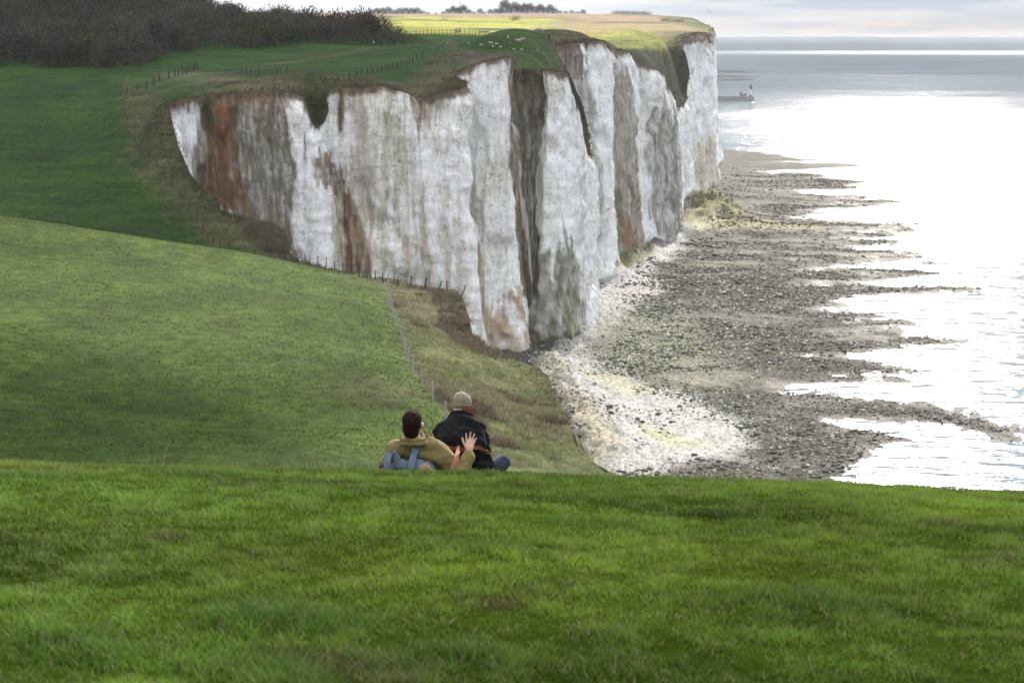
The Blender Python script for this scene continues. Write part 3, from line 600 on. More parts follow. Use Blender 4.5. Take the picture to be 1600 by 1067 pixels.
# ------------------------------------------------------------------ sea
def sea_mat():
    m, t, b = newmat('sea_water'); p = geo(t)
    b.inputs['Base Color'].default_value = (0.055, 0.10, 0.135, 1); b.inputs['IOR'].default_value = 1.33
    b.inputs['Specular IOR Level'].default_value = 0.5
    sw = noise(t, p, 0.10, 3, 0.42, (0.55, 1.5, 1), 0.4); ch = noise(t, p, 0.45, 4, 0.5, (0.7, 1.3, 1)); rp = noise(t, p, 2.0, 3, 0.5)
    h = math_(t, 'ADD', math_(t, 'MULTIPLY', sw, 1.7), math_(t, 'ADD', math_(t, 'MULTIPLY', ch, 0.34), math_(t, 'MULTIPLY', rp, 0.05)))
    bump(t, b, h, 1.0, 1.0)
    sl_ = ramp(t, noise(t, p, 0.0022, 4, 0.6, (0.5, 1.6, 1)), [(0.35, 0.10), (0.65, 0.20)])
    t.links.new(sl_, b.inputs['Roughness'])
    return m
sv = np.array([(-9000, 60, 0), (60000, 60, 0), (60000, 27500, 0), (-9000, 27500, 0)], float)
sea = npmesh('sea', sv, np.array([[0, 1, 2, 3]]), sea_mat()); tag(sea, kind='structure')
# ------------------------------------------------------------------ far shore, low hills across the bay
xs = np.linspace(1500, 16000, 260); hills = 205*np.interp(xs, [1500, 3300, 5000, 6500, 8500, 16000], [1.0, 1.02, 1.03, 1.0, 0.93, 0.8])+fbm(xs/420, xs*0, 150, 5, 0.55)*10
prof = [(0, 0), (120, 0.5), (500, 0.85), (1200, 1.0), (3500, 1.0), (3600, 0)]
hv = np.array([[x, 26000+dy+fbm(np.array([x/900]), np.array([0.0]), 160, 3)[0]*250, max(h*f, -1)] for x, h in zip(xs, hills) for dy, f in prof])
hn = len(prof); hi = np.arange(len(xs)*hn).reshape(len(xs), hn); hf = np.stack([hi[:-1, :-1], hi[1:, :-1], hi[1:, 1:], hi[:-1, 1:]], -1).reshape(-1, 4)
fh = npmesh('hills', hv, hf, simple('far_hills', (0.05, 0.075, 0.11), 0.95, 0.002, 0.4), smoothf=True); tag(fh, kind='structure')
# ------------------------------------------------------------------ haze
def haze(density=2.8e-5):
    m = bpy.data.materials.new('haze_air'); m.use_nodes = True; t = m.node_tree; t.nodes.clear()
    v = t.nodes.new('ShaderNodeVolumePrincipled'); v.inputs['Density'].default_value = density; v.inputs['Color'].default_value = (0.86, 0.93, 1.0, 1); v.inputs['Anisotropy'].default_value = 0.3
    o = t.nodes.new('ShaderNodeOutputMaterial'); t.links.new(v.outputs[0], o.inputs['Volume'])
    x0, x1, y0, y1, z0, z1 = -9500, 60500, -400, 30500, -4, 260
    vv = [(x, y, z) for x in (x0, x1) for y in (y0, y1) for z in (z0, z1)]
    fcs = [(0, 1, 3, 2), (4, 6, 7, 5), (0, 4, 5, 1), (2, 3, 7, 6), (0, 2, 6, 4), (1, 5, 7, 3)]
    o = npmesh('haze', vv, np.array(fcs), m); tag(o, kind='stuff')
haze()
# ------------------------------------------------------------------ unseen clouds high above, placed so their shadows lie on land and sea
def cloud_mat():
    m, t, b = newmat('unseen_cloud'); b.inputs['Base Color'].default_value = (0.85, 0.86, 0.9, 1); b.inputs['Roughness'].default_value = 1; b.inputs['Specular IOR Level'].default_value = 0
    return m
M_cloud = cloud_mat()
M_added_veil = cloud_mat(); M_added_veil.name = 'added_veil'; _t = M_added_veil.node_tree; _b = [n for n in _t.nodes if n.type == 'BSDF_PRINCIPLED'][0]; _b.inputs['Alpha'].default_value = 0.36; CH = 1500.0
def unseen_cloud(cx, cy, rx, ry, seed, zt=60.0, thick=160, CH=1500.0, mat=None):
    """an unseen flat-bottomed cumulus whose shadow is centred on (cx, cy)"""
    k = (CH-zt)/math.tan(SUN_EL); ox, oy = cx+math.sin(SUN_AZ)*k, cy+math.cos(SUN_AZ)*k
    n, mm = 96, 14; V = []
    for j in range(mm+1):
        ph = math.pi*j/mm
        for i in range(n):
            a = 2*math.pi*i/n; r = math.sin(ph)
            e = 1+0.22*fbm(np.array([math.cos(a)*2.2+seed]), np.array([math.sin(a)*2.2]), seed, 4)[0]
            zc = math.cos(ph); zc = zc*thick if zc > 0 else zc*thick*0.25
            V.append((ox+rx*e*r*math.cos(a), oy+ry*e*r*math.sin(a), CH+zc*(1+0.5*vn(np.array([i/5.0]), np.array([j/2.0]), seed)[0])))
    F = [(j*n+i, j*n+(i+1) % n, (j+1)*n+(i+1) % n, (j+1)*n+i) for j in range(mm) for i in range(n)]
    o = npmesh('unseen_cloud', V, np.array(F), mat or M_cloud, smoothf=True); tag(o, kind='structure')
unseen_cloud(-240, 640, 250, 330, 3)            # over the valley field and the wood
unseen_cloud(-75, 160, 62, 40, 9, 55, 20, 420.0)      # an unseen wisp, added to shade the lower hillside
unseen_cloud(2600, 10600, 5200, 5600, 5, 0)      # over the open sea

for i, (y0_, h_) in enumerate([(1900, 2800), (2500, 2500), (3200, 2100)]):
    unseen_cloud(2200, y0_+4200, 4800, 4200, 30+i, 0, 60, h_, M_added_veil)      # unseen thin veils, added to dim the sea glare in steps
# ------------------------------------------------------------------ vegetation
rng = np.random.default_rng(11)
def blades(x, y, z, h, w, lean, cols, name, mat, kind='stuff', label=None, tri=False):
    n = len(x); a = rng.uniform(0, 2*np.pi, n); b = rng.uniform(0, 2*np.pi, n)
    dx, dy = np.cos(a)*w/2, np.sin(a)*w/2; lx, ly = np.cos(b)*lean*h, np.sin(b)*lean*h
    if tri:
        V = np.stack([np.stack([x-dx, y-dy, z], 1), np.stack([x+dx, y+dy, z], 1), np.stack([x+lx, y+ly, z+h], 1)], 1).reshape(-1, 3)
        F = np.arange(n*3).reshape(n, 3); C = np.repeat(cols, 3, 0)
    else:
        V = np.stack([np.stack([x-dx, y-dy, z], 1), np.stack([x+dx, y+dy, z], 1),
                      np.stack([x+dx*.8+lx*.35, y+dy*.8+ly*.35, z+h*.55], 1), np.stack([x-dx*.8+lx*.35, y-dy*.8+ly*.35, z+h*.55], 1),
                      np.stack([x+dx*.12+lx, y+dy*.12+ly, z+h], 1), np.stack([x-dx*.12+lx, y-dy*.12+ly, z+h], 1)], 1).reshape(-1, 3)
        k = np.arange(n)[:, None]*6; F = np.concatenate([k+np.array([0, 1, 2, 3]), k+np.array([3, 2, 4, 5])]); C = np.repeat(cols, 6, 0)
    o = npmesh(name, V, F, mat, np.clip(C, 0.004, 1)); tag(o, label, None, None, kind); return o
M_blade = vcolmat('grass_blades', 0.6, 0.25, None, 0.3, 0.35)
M_dry = vcolmat('dry_grass', 0.9, 0.1, None, 0.3, 0.25)
def turf():
    n = 560000
    y = 4.0*np.exp(rng.uniform(0, 1, n)**0.85*math.log(15.6/4.0)); x = rng.uniform(-0.40, 0.40, n)*(y+0.6)
    # clumped cover
    cl = fbm(x/0.13, y/0.13, 200, 3, .6); k = rng.uniform(-0.55, 0.45, n) < cl; cl = cl[k]; x, y = x[k], y[k]; n = len(x)
    t2 = fbm(x/0.8, y/0.5, 205, 4); c = turf_col(x, y)
    h = 0.010+0.016*rng.random(n)+0.030*np.clip(cl, 0, 1)+0.018*np.clip(t2, 0, 1)
    # lush dark tussocks
    for px, py, r, a in ((405, 962, .17, .07), (355, 972, .12, .05), (470, 972, .16, .06), (530, 968, .13, .03), (35, 752, .3, .05), (100, 748, .25, .03), (300, 745, .35, .03), (930, 820, .3, .03), (450, 1040, .25, .05), (690, 1005, .2, .03), (1250, 950, .3, .03), (90, 1010, .3, .04), (770, 860, .25, .03)):
        d = ray(px, py); Y = np.linspace(3.5, 15, 400); g = meadow_z(d[0]/d[1]*Y, Y)-(CAM_Z+d[2]/d[1]*Y); yy = Y[np.argmax(g > 0)]; xx = d[0]/d[1]*yy
        q = np.exp(-(((x-xx)/r)**2+((y-yy)/(r*0.8))**2)); h += a*q*rng.uniform(.5, 1, n); c = c*(1-0.6*q[:, None])+np.array([0.035, 0.085, 0.012])*0.6*q[:, None]
    c = c*(1+0.5*cl)[:, None]*rng.uniform(0.6, 1.5, n)[:, None]; s = rng.random(n) < 0.06; c[s] = np.array([0.22, 0.19, 0.10])
    w = 0.0026+0.0002*y
    z = meadow_full(x, y)-0.004
    blades(x, y, z, h, w, 0.75, c, 'meadow_grass', M_blade, label=None)
    # wispy stalks along the brow
    n = 4200; y = rng.uniform(11.8, 15.5, n); x = rng.uniform(-0.38, 0.22, n)*y; x[:500] = rng.uniform(-1.3, 0.3, 500); y[:500] = rng.uniform(13.0, 13.8, 500)
    k = fbm(x/0.7, y/2.5, 230, 3) > rng.uniform(-0.25, 0.75, n); x, y = x[k], y[k]; n = len(x)
    c = np.array([0.26, 0.23, 0.14])*rng.uniform(0.5, 1.2, n)[:, None]
    blades(x, y, meadow_full(x, y), 0.06+0.16*rng.random(n)**2.5, np.full(n, 0.0035), 0.35, c, 'grass_stalks', M_dry)
turf()
def scatter_uv(poly, n):
    us = [p[0] for p in poly]; vs_ = [p[1] for p in poly]
    u = rng.uniform(min(us), max(us), n); v = rng.uniform(min(vs_), max(vs_), n); k = inpoly(u, v, poly); u, v = u[k], v[k]; y = np.exp(v); return u*y, y
def tufts(x, y, h, per, spread, colr, name, wf=0.18, lean=0.7, mat=None):
    z = land_z(x, y)-0.05; n = len(x)
    X = np.repeat(x, per)+rng.normal(0, spread, n*per); Y = np.repeat(y, per)+rng.normal(0, spread, n*per); Zt = np.repeat(z, per)
    H = np.repeat(h, per)*rng.uniform(0.5, 1.1, n*per); C = np.repeat(colr, per, 0)*rng.uniform(0.7, 1.35, n*per)[:, None]
    return blades(X, Y, Zt, H, np.clip(H*wf, 0.02, 0.5), lean, C, name, mat or M_dry, tri=True)
def near_brink(x, y, lo, hi):
    d, _, _ = coast_near(x, y); inside = inpoly(x/y, np.log(y), lu); return inside & (d > lo) & (d < hi)
ER = UVp([(603,442),(612,480),(628,540),(645,580),(668,607),(690,640),(700,700),(700,735),(972,745,120),(900,692),(862,606),(850,582),(770,551),(735,520),(722,468),(660,448)])
x, y = scatter_uv(ER, 42000); k = near_brink(x, y, 0.0, 200); x, y = x[k], y[k]
pat = fbm(x/9, y/9, 240, 4); base = np.where((pat > 0.18)[:, None], np.array([0.19, 0.175, 0.105]), np.array([0.115, 0.145, 0.052]))*(1+0.3*fbm(x/3, y/3, 244, 3))[:, None]
dd, _, _ = coast_near(x, y); bush = ((dd < 5) & (y > 240)) | (fbm(x/5, y/5, 247, 3) > 0.46); base[bush] = np.array([0.13, 0.105, 0.075]); base *= rng.uniform(0.6, 1.5, len(x))[:, None]
tufts(x, y, 0.16+0.42*np.clip(pat+0.4, 0, 1)+0.45*bush, 4, 0.16, base, 'rough_grass')
# fringe of grass and scrub all along the visible brink
kk = np.where((cf[:, 1] > 150) & (cf[:, 1] < 1090))[0]; kk = np.repeat(kk, 5)
x = cf[kk, 0]-nrm[kk, 0]*rng.uniform(-0.5, 4.5, len(kk)); y = cf[kk, 1]-nrm[kk, 1]*rng.uniform(-0.5, 4.5, len(kk))
tufts(x, y, rng.uniform(0.4, 1.1, len(x))*np.clip(y/430, 0.3, 1), 3, 0.3, np.where((rng.random(len(x)) < 0.5)[:, None], np.array([0.085, 0.065, 0.045]), np.array([0.07, 0.075, 0.035])), 'brink_scrub', 0.3)
# scrub above the scar, beside the fence
SR = UVp([(192,135,350),(192,190,350),(228,255,350),(262,290,350),(330,386,350),(440,402,350),(470,412,350),(445,350,350),(340,322,350),(290,250,350),(258,190,350),(262,155,350),(440,140,350),(520,134,350),(640,140,350),(730,118,350),(790,90,350),(800,84,350),(720,80,350),(700,84,350),(640,120,350),(520,118,350),(440,112,350),(265,112,350)])
x, y = scatter_uv(SR, 22000); k = near_brink(x, y, 0, 60); x, y = x[k], y[k]
dens = fbm(x/8, y/8, 250, 4); k = dens > rng.uniform(-0.5, 0.5, len(x)); x, y, dens = x[k], y[k], dens[k]
tufts(x, y, 0.3+0.8*np.clip(dens, 0, 1), 4, 0.4, np.array([0.085, 0.072, 0.045])*(1+0.5*fbm(x/4, y/4, 252, 3))[:, None], 'scrub', 0.3)
x, y = scatter_uv(UVp([(385,350,350),(430,348,350),(449,372,350),(450,395,350),(415,388,350)]), 2500); k = near_brink(x, y, 0, 60); x, y = x[k], y[k]
tufts(x, y, rng.uniform(0.5, 1.4, len(x)), 6, 0.6, np.tile(np.array([0.10, 0.085, 0.055])*rng.uniform(.6,1.6), (len(x), 1)), 'bramble_thicket', 0.25)
# short tussocks on the grazed hillsides
HR = UVp([(-60,336),(0,336),(100,351),(200,367),(330,386),(470,412),(600,440),(610,480),(628,540),(645,580),(668,607),(690,640),(700,735),(0,716),(-60,716)])
x, y = scatter_uv(HR, 70000); pt = fbm(x/6, y/4, 260, 4); k = pt > rng.uniform(-0.7, 0.5, len(x)); x, y, pt = x[k], y[k], pt[k]
tufts(x, y, rng.uniform(0.08, 0.3, len(x)), 2, 0.18, np.array([0.080, 0.130, 0.026])*(1+0.5*fbm(x/3, y/2, 262, 3))[:, None], 'hillside_grass', 0.9, 1.0)
# wind-combed bushes in the rough grass
# ---- bare winter wood
M_twig = vcolmat('bare_twigs', 0.9, 0.1)
def crown_geo(cx, cy, cz, h, r, ntw, col, V, F, C, tw=0.018):
    """trunk, a few limbs and a bristling cloud of fine twigs"""
    n = ntw; th = rng.uniform(0, 2*np.pi, n); ph = np.arccos(rng.uniform(-0.9, 1, n)); rr = rng.uniform(0.12, 1.0, n)**0.6
    lob = 1+0.10*np.sin(th*3+cx)*np.sin(ph*4+cy)+0.12*rng.standard_normal(n)
    q = np.stack([np.sin(ph)*np.cos(th)*r*rr*lob, np.sin(ph)*np.sin(th)*r*rr*lob, h*0.5+np.cos(ph)*h*0.5*rr*lob], 1)
    q[:, 2] = np.maximum(q[:, 2], 0.1*h)
    dirv = q-np.array([0, 0, h*0.25]); dirv /= np.linalg.norm(dirv, axis=1)[:, None]; dirv += rng.normal(0, 0.35, dirv.shape); 
    ln = rng.uniform(0.10, 0.24, n)[:, None]*h*(0.62 if tw > 0.015 else 1); side = np.cross(dirv, rng.normal(0, 1, dirv.shape)); side /= np.linalg.norm(side, axis=1)[:, None]+1e-9
    wd = (tw*h*rng.uniform(0.6, 1.8, n))[:, None]
    o = np.array([cx, cy, cz], float); base = q+o
    v = np.stack([base-side*wd, base+side*wd, base+dirv*ln], 1).reshape(-1, 3)
    k = sum(len(a) for a in V); V.append(v); F.append(np.arange(n*3).reshape(n, 3)+k)
    C.append(np.repeat(col*(0.75+0.5*rng.random((n, 1))), 3, 0))
    # trunk and limbs
    m = 7; b0 = np.tile(o, (m, 1)); b0[:, 2] += np.array([0]+[h*0.12]*(m-1)); tip = base[rng.integers(0, n, m)]; tip[0] = o+np.array([0, 0, h*0.7])
    ax = tip-b0; sd_ = np.cross(ax, [0.3, 1, 0.1]); sd_ /= np.linalg.norm(sd_, axis=1)[:, None]+1e-9; wt = np.array([0.03*h]+[0.016*h]*(m-1))[:, None]
    s2 = np.cross(ax, sd_); s2 /= np.linalg.norm(s2, axis=1)[:, None]+1e-9
    v = np.stack([b0-sd_*wt, b0+sd_*wt, tip, b0-s2*wt, b0+s2*wt, tip], 1).reshape(-1, 3); k = sum(len(a) for a in V)
    V.append(v); F.append(np.arange(m*6).reshape(m*2, 3)+k); C.append(np.tile(np.array([[0.055, 0.048, 0.04]]), (m*6, 1)))
def wood(name, poly, sp, hfun, ntw, cfun):
    us = [p[0] for p in poly]; ys = [math.exp(p[1]) for p in poly]; V, F, C = [], [], []
    ax, ay = [], []
    for yy in np.arange(min(ys), max(ys), sp):
        for xx in np.arange(min(us)*yy, max(us)*yy, sp): ax.append(xx+rng.uniform(-.45, .45)*sp); ay.append(yy+rng.uniform(-.45, .45)*sp)
    ax, ay = np.array(ax), np.array(ay); k = inpoly(ax/ay, np.log(ay), poly); ax, ay = ax[k], ay[k]; az = land_z(ax, ay, False)
    dedge = segdist(ax/ay, np.log(ay), poly)*ay
    for X, Y, Zq, de in zip(ax, ay, az, dedge):
        h = hfun(X, Y, de)*rng.uniform(0.62, 1.3); nt_ = int(1.7*ntw*(1.3 if de < 25 else 0.7)); crown_geo(X, Y, Zq-0.3, h, sp*0.62*rng.uniform(0.75, 1.3), nt_, cfun(X, Y), V, F, C)
    o = npmesh(name, np.concatenate(V), np.concatenate(F), M_twig, np.clip(np.concatenate(C), 0.004, 1)); tag(o, kind='stuff'); return o
wp = UVp([(-300,107,400),(-60,106,400),(120,106,400),(205,107,400),(236,104,400),(247,92,400),(258,84,400),(330,81,400),(400,77,400),(455,72,400),(466,66,400),(500,69,400),(560,70,400),(600,71,400),(652,71,400),(654,68,400),(640,63,400),(600,56,400),(540,52,400),(460,42,400),(400,33,400),(330,20,400),(250,5,400),(0,-25,400),(-300,-25,400)])
def wc(X, Y):
    t = vn(np.array([X/30]), np.array([Y/30]), 300)[0]; g = rng.random()
    c = np.array([0.060, 0.051, 0.040])*(0.55+1.0*t)*rng.uniform(.75,1.35)
    if g < 0.12 or (X/Y > -0.16 and g < 0.3): c = np.array([0.060, 0.062, 0.028])
    return c
wood('wood', wp, 9.5, lambda X, Y, de: 9.5*np.interp(X/Y, [-.30, -.13, -.10, -.075, -.055], [1, 1.05, 1.1, 1.1, .5])*(0.75+0.25*min(de/12, 1)), 260, wc)
# ---- trees standing along the skyline, each one a thing
def tree_proto(seed, h, r, n, cl):
    V, F, C = [], [], []; crown_geo(0, 0, 0, h, r, n, np.array(cl), V, F, C, 0.011)
    ncr = len(V[0]); cr = npmesh('crown', V[0], F[0], M_twig, np.clip(C[0], .004, 1)); tr = npmesh('trunk', V[1], F[1]-ncr, M_twig, C[1])
    for o in (cr, tr): scn.collection.objects.unlink(o)
    return cr, tr
protos = [tree_proto(1, 9, 5, 900, (0.12, 0.11, 0.10)), tree_proto(2, 12, 5, 900, (0.12, 0.105, 0.10)), tree_proto(3, 7, 5, 800, (0.10, 0.11, 0.08)), tree_proto(4, 14, 5.5, 900, (0.11, 0.10, 0.095))]
skyline = [(572,.6,0),(580,.85,0),(589,1,0),(598,1.1,0),(607,1.15,0),(616,1.1,2),(625,1.1,0),(634,1.15,0),(643,1.1,0),(652,1.0,0),(661,.85,2),(669,.6,2),(681,.5,2),(692,.65,2),(700,.75,0),(708,.8,1),(716,.75,1),(724,1.0,1),(733,.75,0),(741,.6,2),(750,.8,0),(757,.5,2),(766,.7,0),(774,.8,0),(782,.95,0),(789,1.45,1),(796,1.0,0),
 (804,1.15,1),(812,1.1,1),(820,1.0,1),(828,1.05,1),(836,1.0,0),(844,1.05,1),(852,.95,0),(860,1.0,1),(867,.9,0),(875,.75,2),(884,.7,2),(893,.75,2),(902,.7,2),(911,.8,0),(440,.8,0),(452,.7,0),(530,.6,2),(545,.7,0),(480,.5,2)]
ORD = 'first second third fourth fifth sixth seventh eighth ninth tenth eleventh twelfth thirteenth fourteenth fifteenth sixteenth seventeenth eighteenth nineteenth twentieth'.split()
def clump_of(px): return 'skyline clump by the wood' if px < 675 else ('sparse middle of the skyline' if px < 760 else 'long right-hand skyline clump')
tall = {789: 'tallest bare tree on the skyline, standing highest in the middle clump'}
for i, (px, s, k) in enumerate(skyline):
    Y = 2150+rng.uniform(-60, 60); d = ray(px, 24); X = d[0]/d[1]*Y; z = float(land_z(X, Y, False)[0])
    t = empty('bare_tree', (X, Y, z-0.3), rng.uniform(0, 6)); t.scale = (s, s, s*rng.uniform(.9, 1.1))
    clump = 'skyline clump by the wood' if px < 675 else ('sparse middle of the skyline' if px < 760 else 'long right-hand skyline clump')
    if px in tall: tag(t, tall[px], 'tree')
    else: tag(t, '%s grey leafless tree from the left in the %s' % (ORD[sorted(q_[0] for q_ in skyline if clump_of(q_[0]) == clump).index(px)], clump), 'tree', 'leafless trees in the %s' % clump)
    for pr in protos[k]: c = pr.copy(); link(c, t)
# ---- low bushes on the brow of the headland
x, y = scatter_uv(UVp([(955,21,700),(985,21,700),(1045,26,700),(1045,30,700),(985,25,700),(955,25,700)]), 900)
X0, Y0 = np.array([[hit(px, 27, 700)[0], hit(px, 27, 700)[1]] for px in np.linspace(958, 1012, 26)]).T
V, F, C = [], [], []
for px in list(np.linspace(958, 1015, 26))+list(np.linspace(1034, 1046, 5))+[695,800,802,806,810]+list(np.linspace(1052, 1066, 6)):
    yy = 1850 if px > 950 and px < 1030 else (1560 if px > 1030 else 1500); d = ray(px, 30); xx = d[0]/d[1]*yy; zz_ = float(land_z(xx, yy, False)[0]); crown_geo(xx, yy, zz_-0.5, rng.uniform(3, 5.5), rng.uniform(3, 5), 160, np.array([0.06, 0.058, 0.035]), V, F, C)
o = npmesh('gorse_thicket', np.concatenate(V), np.concatenate(F), M_twig, np.clip(np.concatenate(C), .004, 1)); tag(o, kind='stuff')
# ------------------------------------------------------------------ boulders
M_rock = vcolmat('boulder', 0.85, 0.2, 1.6, 0.4)
def ico(sub):
    bm = bmesh.new(); bmesh.ops.create_icosphere(bm, subdivisions=sub, radius=1); v = np.array([q.co[:] for q in bm.verts]); f = np.array([[p.index for p in q.verts] for q in bm.faces]); bm.free(); return v, f
def rocks(x, y, z, s, cols, name, sub=1):
    v, f = ico(sub); n = len(x); k = len(v)
    a = rng.uniform(0, 6.28, n); ca, sa = np.cos(a)[:, None], np.sin(a)[:, None]
    rad = 1+rng.uniform(-0.28, 0.28, (n, k)); sx = s[:, None]*rng.uniform(.7, 1.4, (n, 1)); sy = s[:, None]*rng.uniform(.7, 1.2, (n, 1)); sz = s[:, None]*rng.uniform(.35, .65, (n, 1))
    px, py, pz = v[:, 0]*rad*sx, v[:, 1]*rad*sy, v[:, 2]*rad*sz
    V = np.stack([px*ca-py*sa+x[:, None], px*sa+py*ca+y[:, None], pz+z[:, None]+sz*0.25], -1).reshape(-1, 3)
    F = (f[None]+(np.arange(n)*k)[:, None, None]).reshape(-1, 3)
    o = npmesh(name, V, F, M_rock, np.clip(np.repeat(cols, k, 0), .01, 1)); tag(o, kind='stuff'); return o
n = 170000; v = rng.uniform(math.log(335), math.log(1250), n); u = rng.uniform(0.02, 0.31, n); y = np.exp(v); x = u*y
sdp = segdist(u, v, shp)*y; sdp = np.where(inpoly(u, v, shp), sdp, -sdp); db_, _, _ = coast_near(x, y)
cl = band(x, y); pr = np.clip(0.26+cl*2.2+fbm(x/5, y/8, 311, 3)*.5, 0.02, 1)*smooth(6, 24, db_)*smooth(-14, 3, sdp)*np.where(sdp < 0, 0.28, 1)*np.clip(y/700, 0.35, 1)
pr = pr*(1-0.75*polymask(u, v, fpoly([(860,585),(920,575),(1000,610),(1080,635),(1130,660),(1150,700),(1100,715),(960,740),(900,690)]), 0.01)); k = rng.random(n) < pr; x, y, cl, sdp, u, v = x[k], y[k], cl[k], sdp[k], u[k], v[k]
z = np.maximum(shore_z(x, y), -0.25); s = (0.16+0.45*rng.random(len(x))**3+0.16*np.clip(cl, 0, 1))*np.clip(y/520, 0.8, 1.6)
green = polymask(u, v, fpoly([(870,590),(905,520),(1000,470),(1060,500),(1120,600),(1180,650),(1160,720),(960,740),(1000,640)]), 0.01)
cols = np.array([0.075, 0.066, 0.052])*(1-green[:, None])+np.array([0.045, 0.055, 0.032])*green[:, None]; cols = cols*rng.uniform(0.5, 1.6, len(x))[:, None]
wh = rng.random(len(x)) < 0.10; cols[wh] = np.array([0.42, 0.41, 0.38])
order = np.argsort(-s/y); big_, rest = order[:300], order[300:]
rocks(x[rest], y[rest], z[rest], s[rest], cols[rest], 'boulders')
M_wr = simple('weedy_rock', (0.05, 0.052, 0.036), 0.8, 3.0, 0.5, 0.3, 0.1)
rp = []
for q in range(8):
    vv, f = ico(2); nn = fbm(vv[:, 0]*1.7+q*7, vv[:, 1]*1.7+vv[:, 2]*1.3, 320+q, 3); vv = vv*(1+0.38*nn)[:, None]*np.array([1.15, 0.9, 0.6])
    o = npmesh('boulder', vv, f, M_wr); rp.append(o)
for i, q in enumerate(big_):
    o = rp[i] if i < 8 else link(rp[i % 8].copy())
    sc_ = s[q]*1.25; o.location = (x[q], y[q], z[q]+sc_*0.15); o.scale = (sc_,)*3; o.rotation_euler = (0, 0, rng.uniform(0, 6.28))
    tag(o, 'dark weed-covered boulder lying loose on the wave-cut reef below the cliffs', 'boulder', 'boulders on the reef')
# pale rubble at the foot of the near cliffs
n = 16000; y = np.exp(rng.uniform(math.log(340), math.log(620), n)); x = rng.uniform(0.01, 0.16, n)*y; db_, _, _ = coast_near(x, y)
k = (rng.random(n) < smooth(70, 10, db_)*0.7+0.05) & (db_ > 4) & ~inpoly(x/y, np.log(y), lu); x, y = x[k], y[k]
rocks(x, y, shore_z(x, y), 0.16+0.35*rng.random(len(x))**4, np.where((rng.random(len(x)) < .35)[:, None], np.array([0.30, 0.29, 0.14]), np.array([0.50, 0.49, 0.47]))*rng.uniform(.7, 1.2, len(x))[:, None], 'chalk_rubble')
# ------------------------------------------------------------------ fences
M_post = simple('weathered_post', (0.045, 0.038, 0.032), 0.9, 6, 0.4); M_postg = simple('grey_post', (0.30, 0.30, 0.29), 0.85, 6, 0.3); M_wire = simple('fence_wire', (0.07, 0.068, 0.065), 0.7)
def fence(label, bases, hgt_, mat, y0=350, tilt={}, wid=0.11, wire=True, yfix=None):
    pts = []
    for q in bases:
        if yfix: d = ray(*q[:2]); xx, yy = d[0]/d[1]*yfix, yfix
        else: xx, yy = hit(q[0], q[1], y0)
        pts.append((xx, yy, float(land_z(xx, yy)[0])))
    c = pts[len(pts)//2]; root = empty('wire_fence', c); tag(root, label, 'fence')
    tops = []
    for i, p in enumerate(pts):
        lx, ly = tilt.get(i, (random.uniform(-.05, .05), random.uniform(-.05, .05))); h = hgt_*random.uniform(.88, 1.1); V = []
        for j in range(5):
            t = (0, .3, .6, .97, 1.0)[j]; r = wid*(1.0, .95, .95, .85, .45)[j]
            for k in range(6): a = k*math.pi/3+.3; V.append((p[0]-c[0]+r*math.cos(a)+lx*h*t, p[1]-c[1]+r*math.sin(a)+ly*h*t, p[2]-c[2]-.3+(h+.3)*t))
        F = [(j*6+k, j*6+(k+1) % 6, j*6+6+(k+1) % 6, j*6+6+k) for j in range(4) for k in range(6)]+[(24, 25, 26, 27), (24, 27, 28, 29)]
        npmesh('post', V, np.array(F), mat, parent=root); tops.append((p[0]-c[0]+lx*h, p[1]-c[1]+ly*h, p[2]-c[2]+h))
    if wire:
        V, F = [], []
        for a, b, p, q in zip(tops[:-1], tops[1:], pts[:-1], pts[1:]):
            if math.dist(p, q) > 60: continue
            for t in (0.3, 0.6, 0.92):
                A_ = [p[i]-c[i] for i in range(3)]; B_ = [q[i]-c[i] for i in range(3)]
                A_ = [A_[i]+(a[i]-A_[i])*t for i in range(3)]; B_ = [B_[i]+(b[i]-B_[i])*t for i in range(3)]; k = len(V)
                for e in (A_, B_):
                    for g in range(3): V.append((e[0]+.012*math.cos(g*2.1), e[1]+.012*math.sin(g*2.1), e[2]+.012*math.sin(g*2.1+1)))
                for g in range(3): F.append((k+g, k+(g+1) % 3, k+3+(g+1) % 3, k+3+g))
        if F: npmesh('wire', V, np.array(F), M_wire, parent=root)
    return root
fence('dark post and wire fence on the grassy ridge in front of the white cliff face', [(471,409),(477,410.5),(484,412),(497,415),(510,418),(523,421),(536,424),(549,427),(561,429.5),(573,432),(586,435),(598,439),(622,444),(641,448),(661,452),(666,453),(684,458),(698,460),(720,467)], 2.0, M_post, 60, {14: (.35, 0), 16: (.4, .1), 18: (.4, 0), 13: (.1, .1)})
fence('line of grey fence posts running down the near hillside above the rough grass', [(606,441),(607,455),(608,468),(610,484),(614,494),(618,503),(622,514),(627,531),(630,543),(633,554),(638,568),(646,585),(660,604),(677,626),(697,655),(716,690)], 2.1, M_postg, 60)
fence('long fence descending the shaded field beside the brown cliff scar', [(214,143),(199,147),(190,141),(190,152),(192,165),(194,178),(200,192),(210,220),(221,234),(233,248),(245,264),(257,279),(270,292),(283,308),(296,324),(309,338),(317,362),(325,376),(333,385),(344,390),(358,394),(398,400),(423,405),(446,411)], 1.9, M_post, 350, wid=0.14)
fence('tight row of dark posts crossing the clifftop in dry grass', [(229,139),(240,134),(249,127),(264,122),(273,120),(279,118),(285,116),(290,115),(294,114),(298,113),(302,112),(305,111),(308,110.5)], 2.6, M_post, 450, wid=0.24)
fence('broken fence posts among brown bramble above the cliff scar', [(378,117),(385,118),(392,119),(405,117),(432,116),(438,116),(449,114)], 2.2, M_post, 450, wid=0.2)
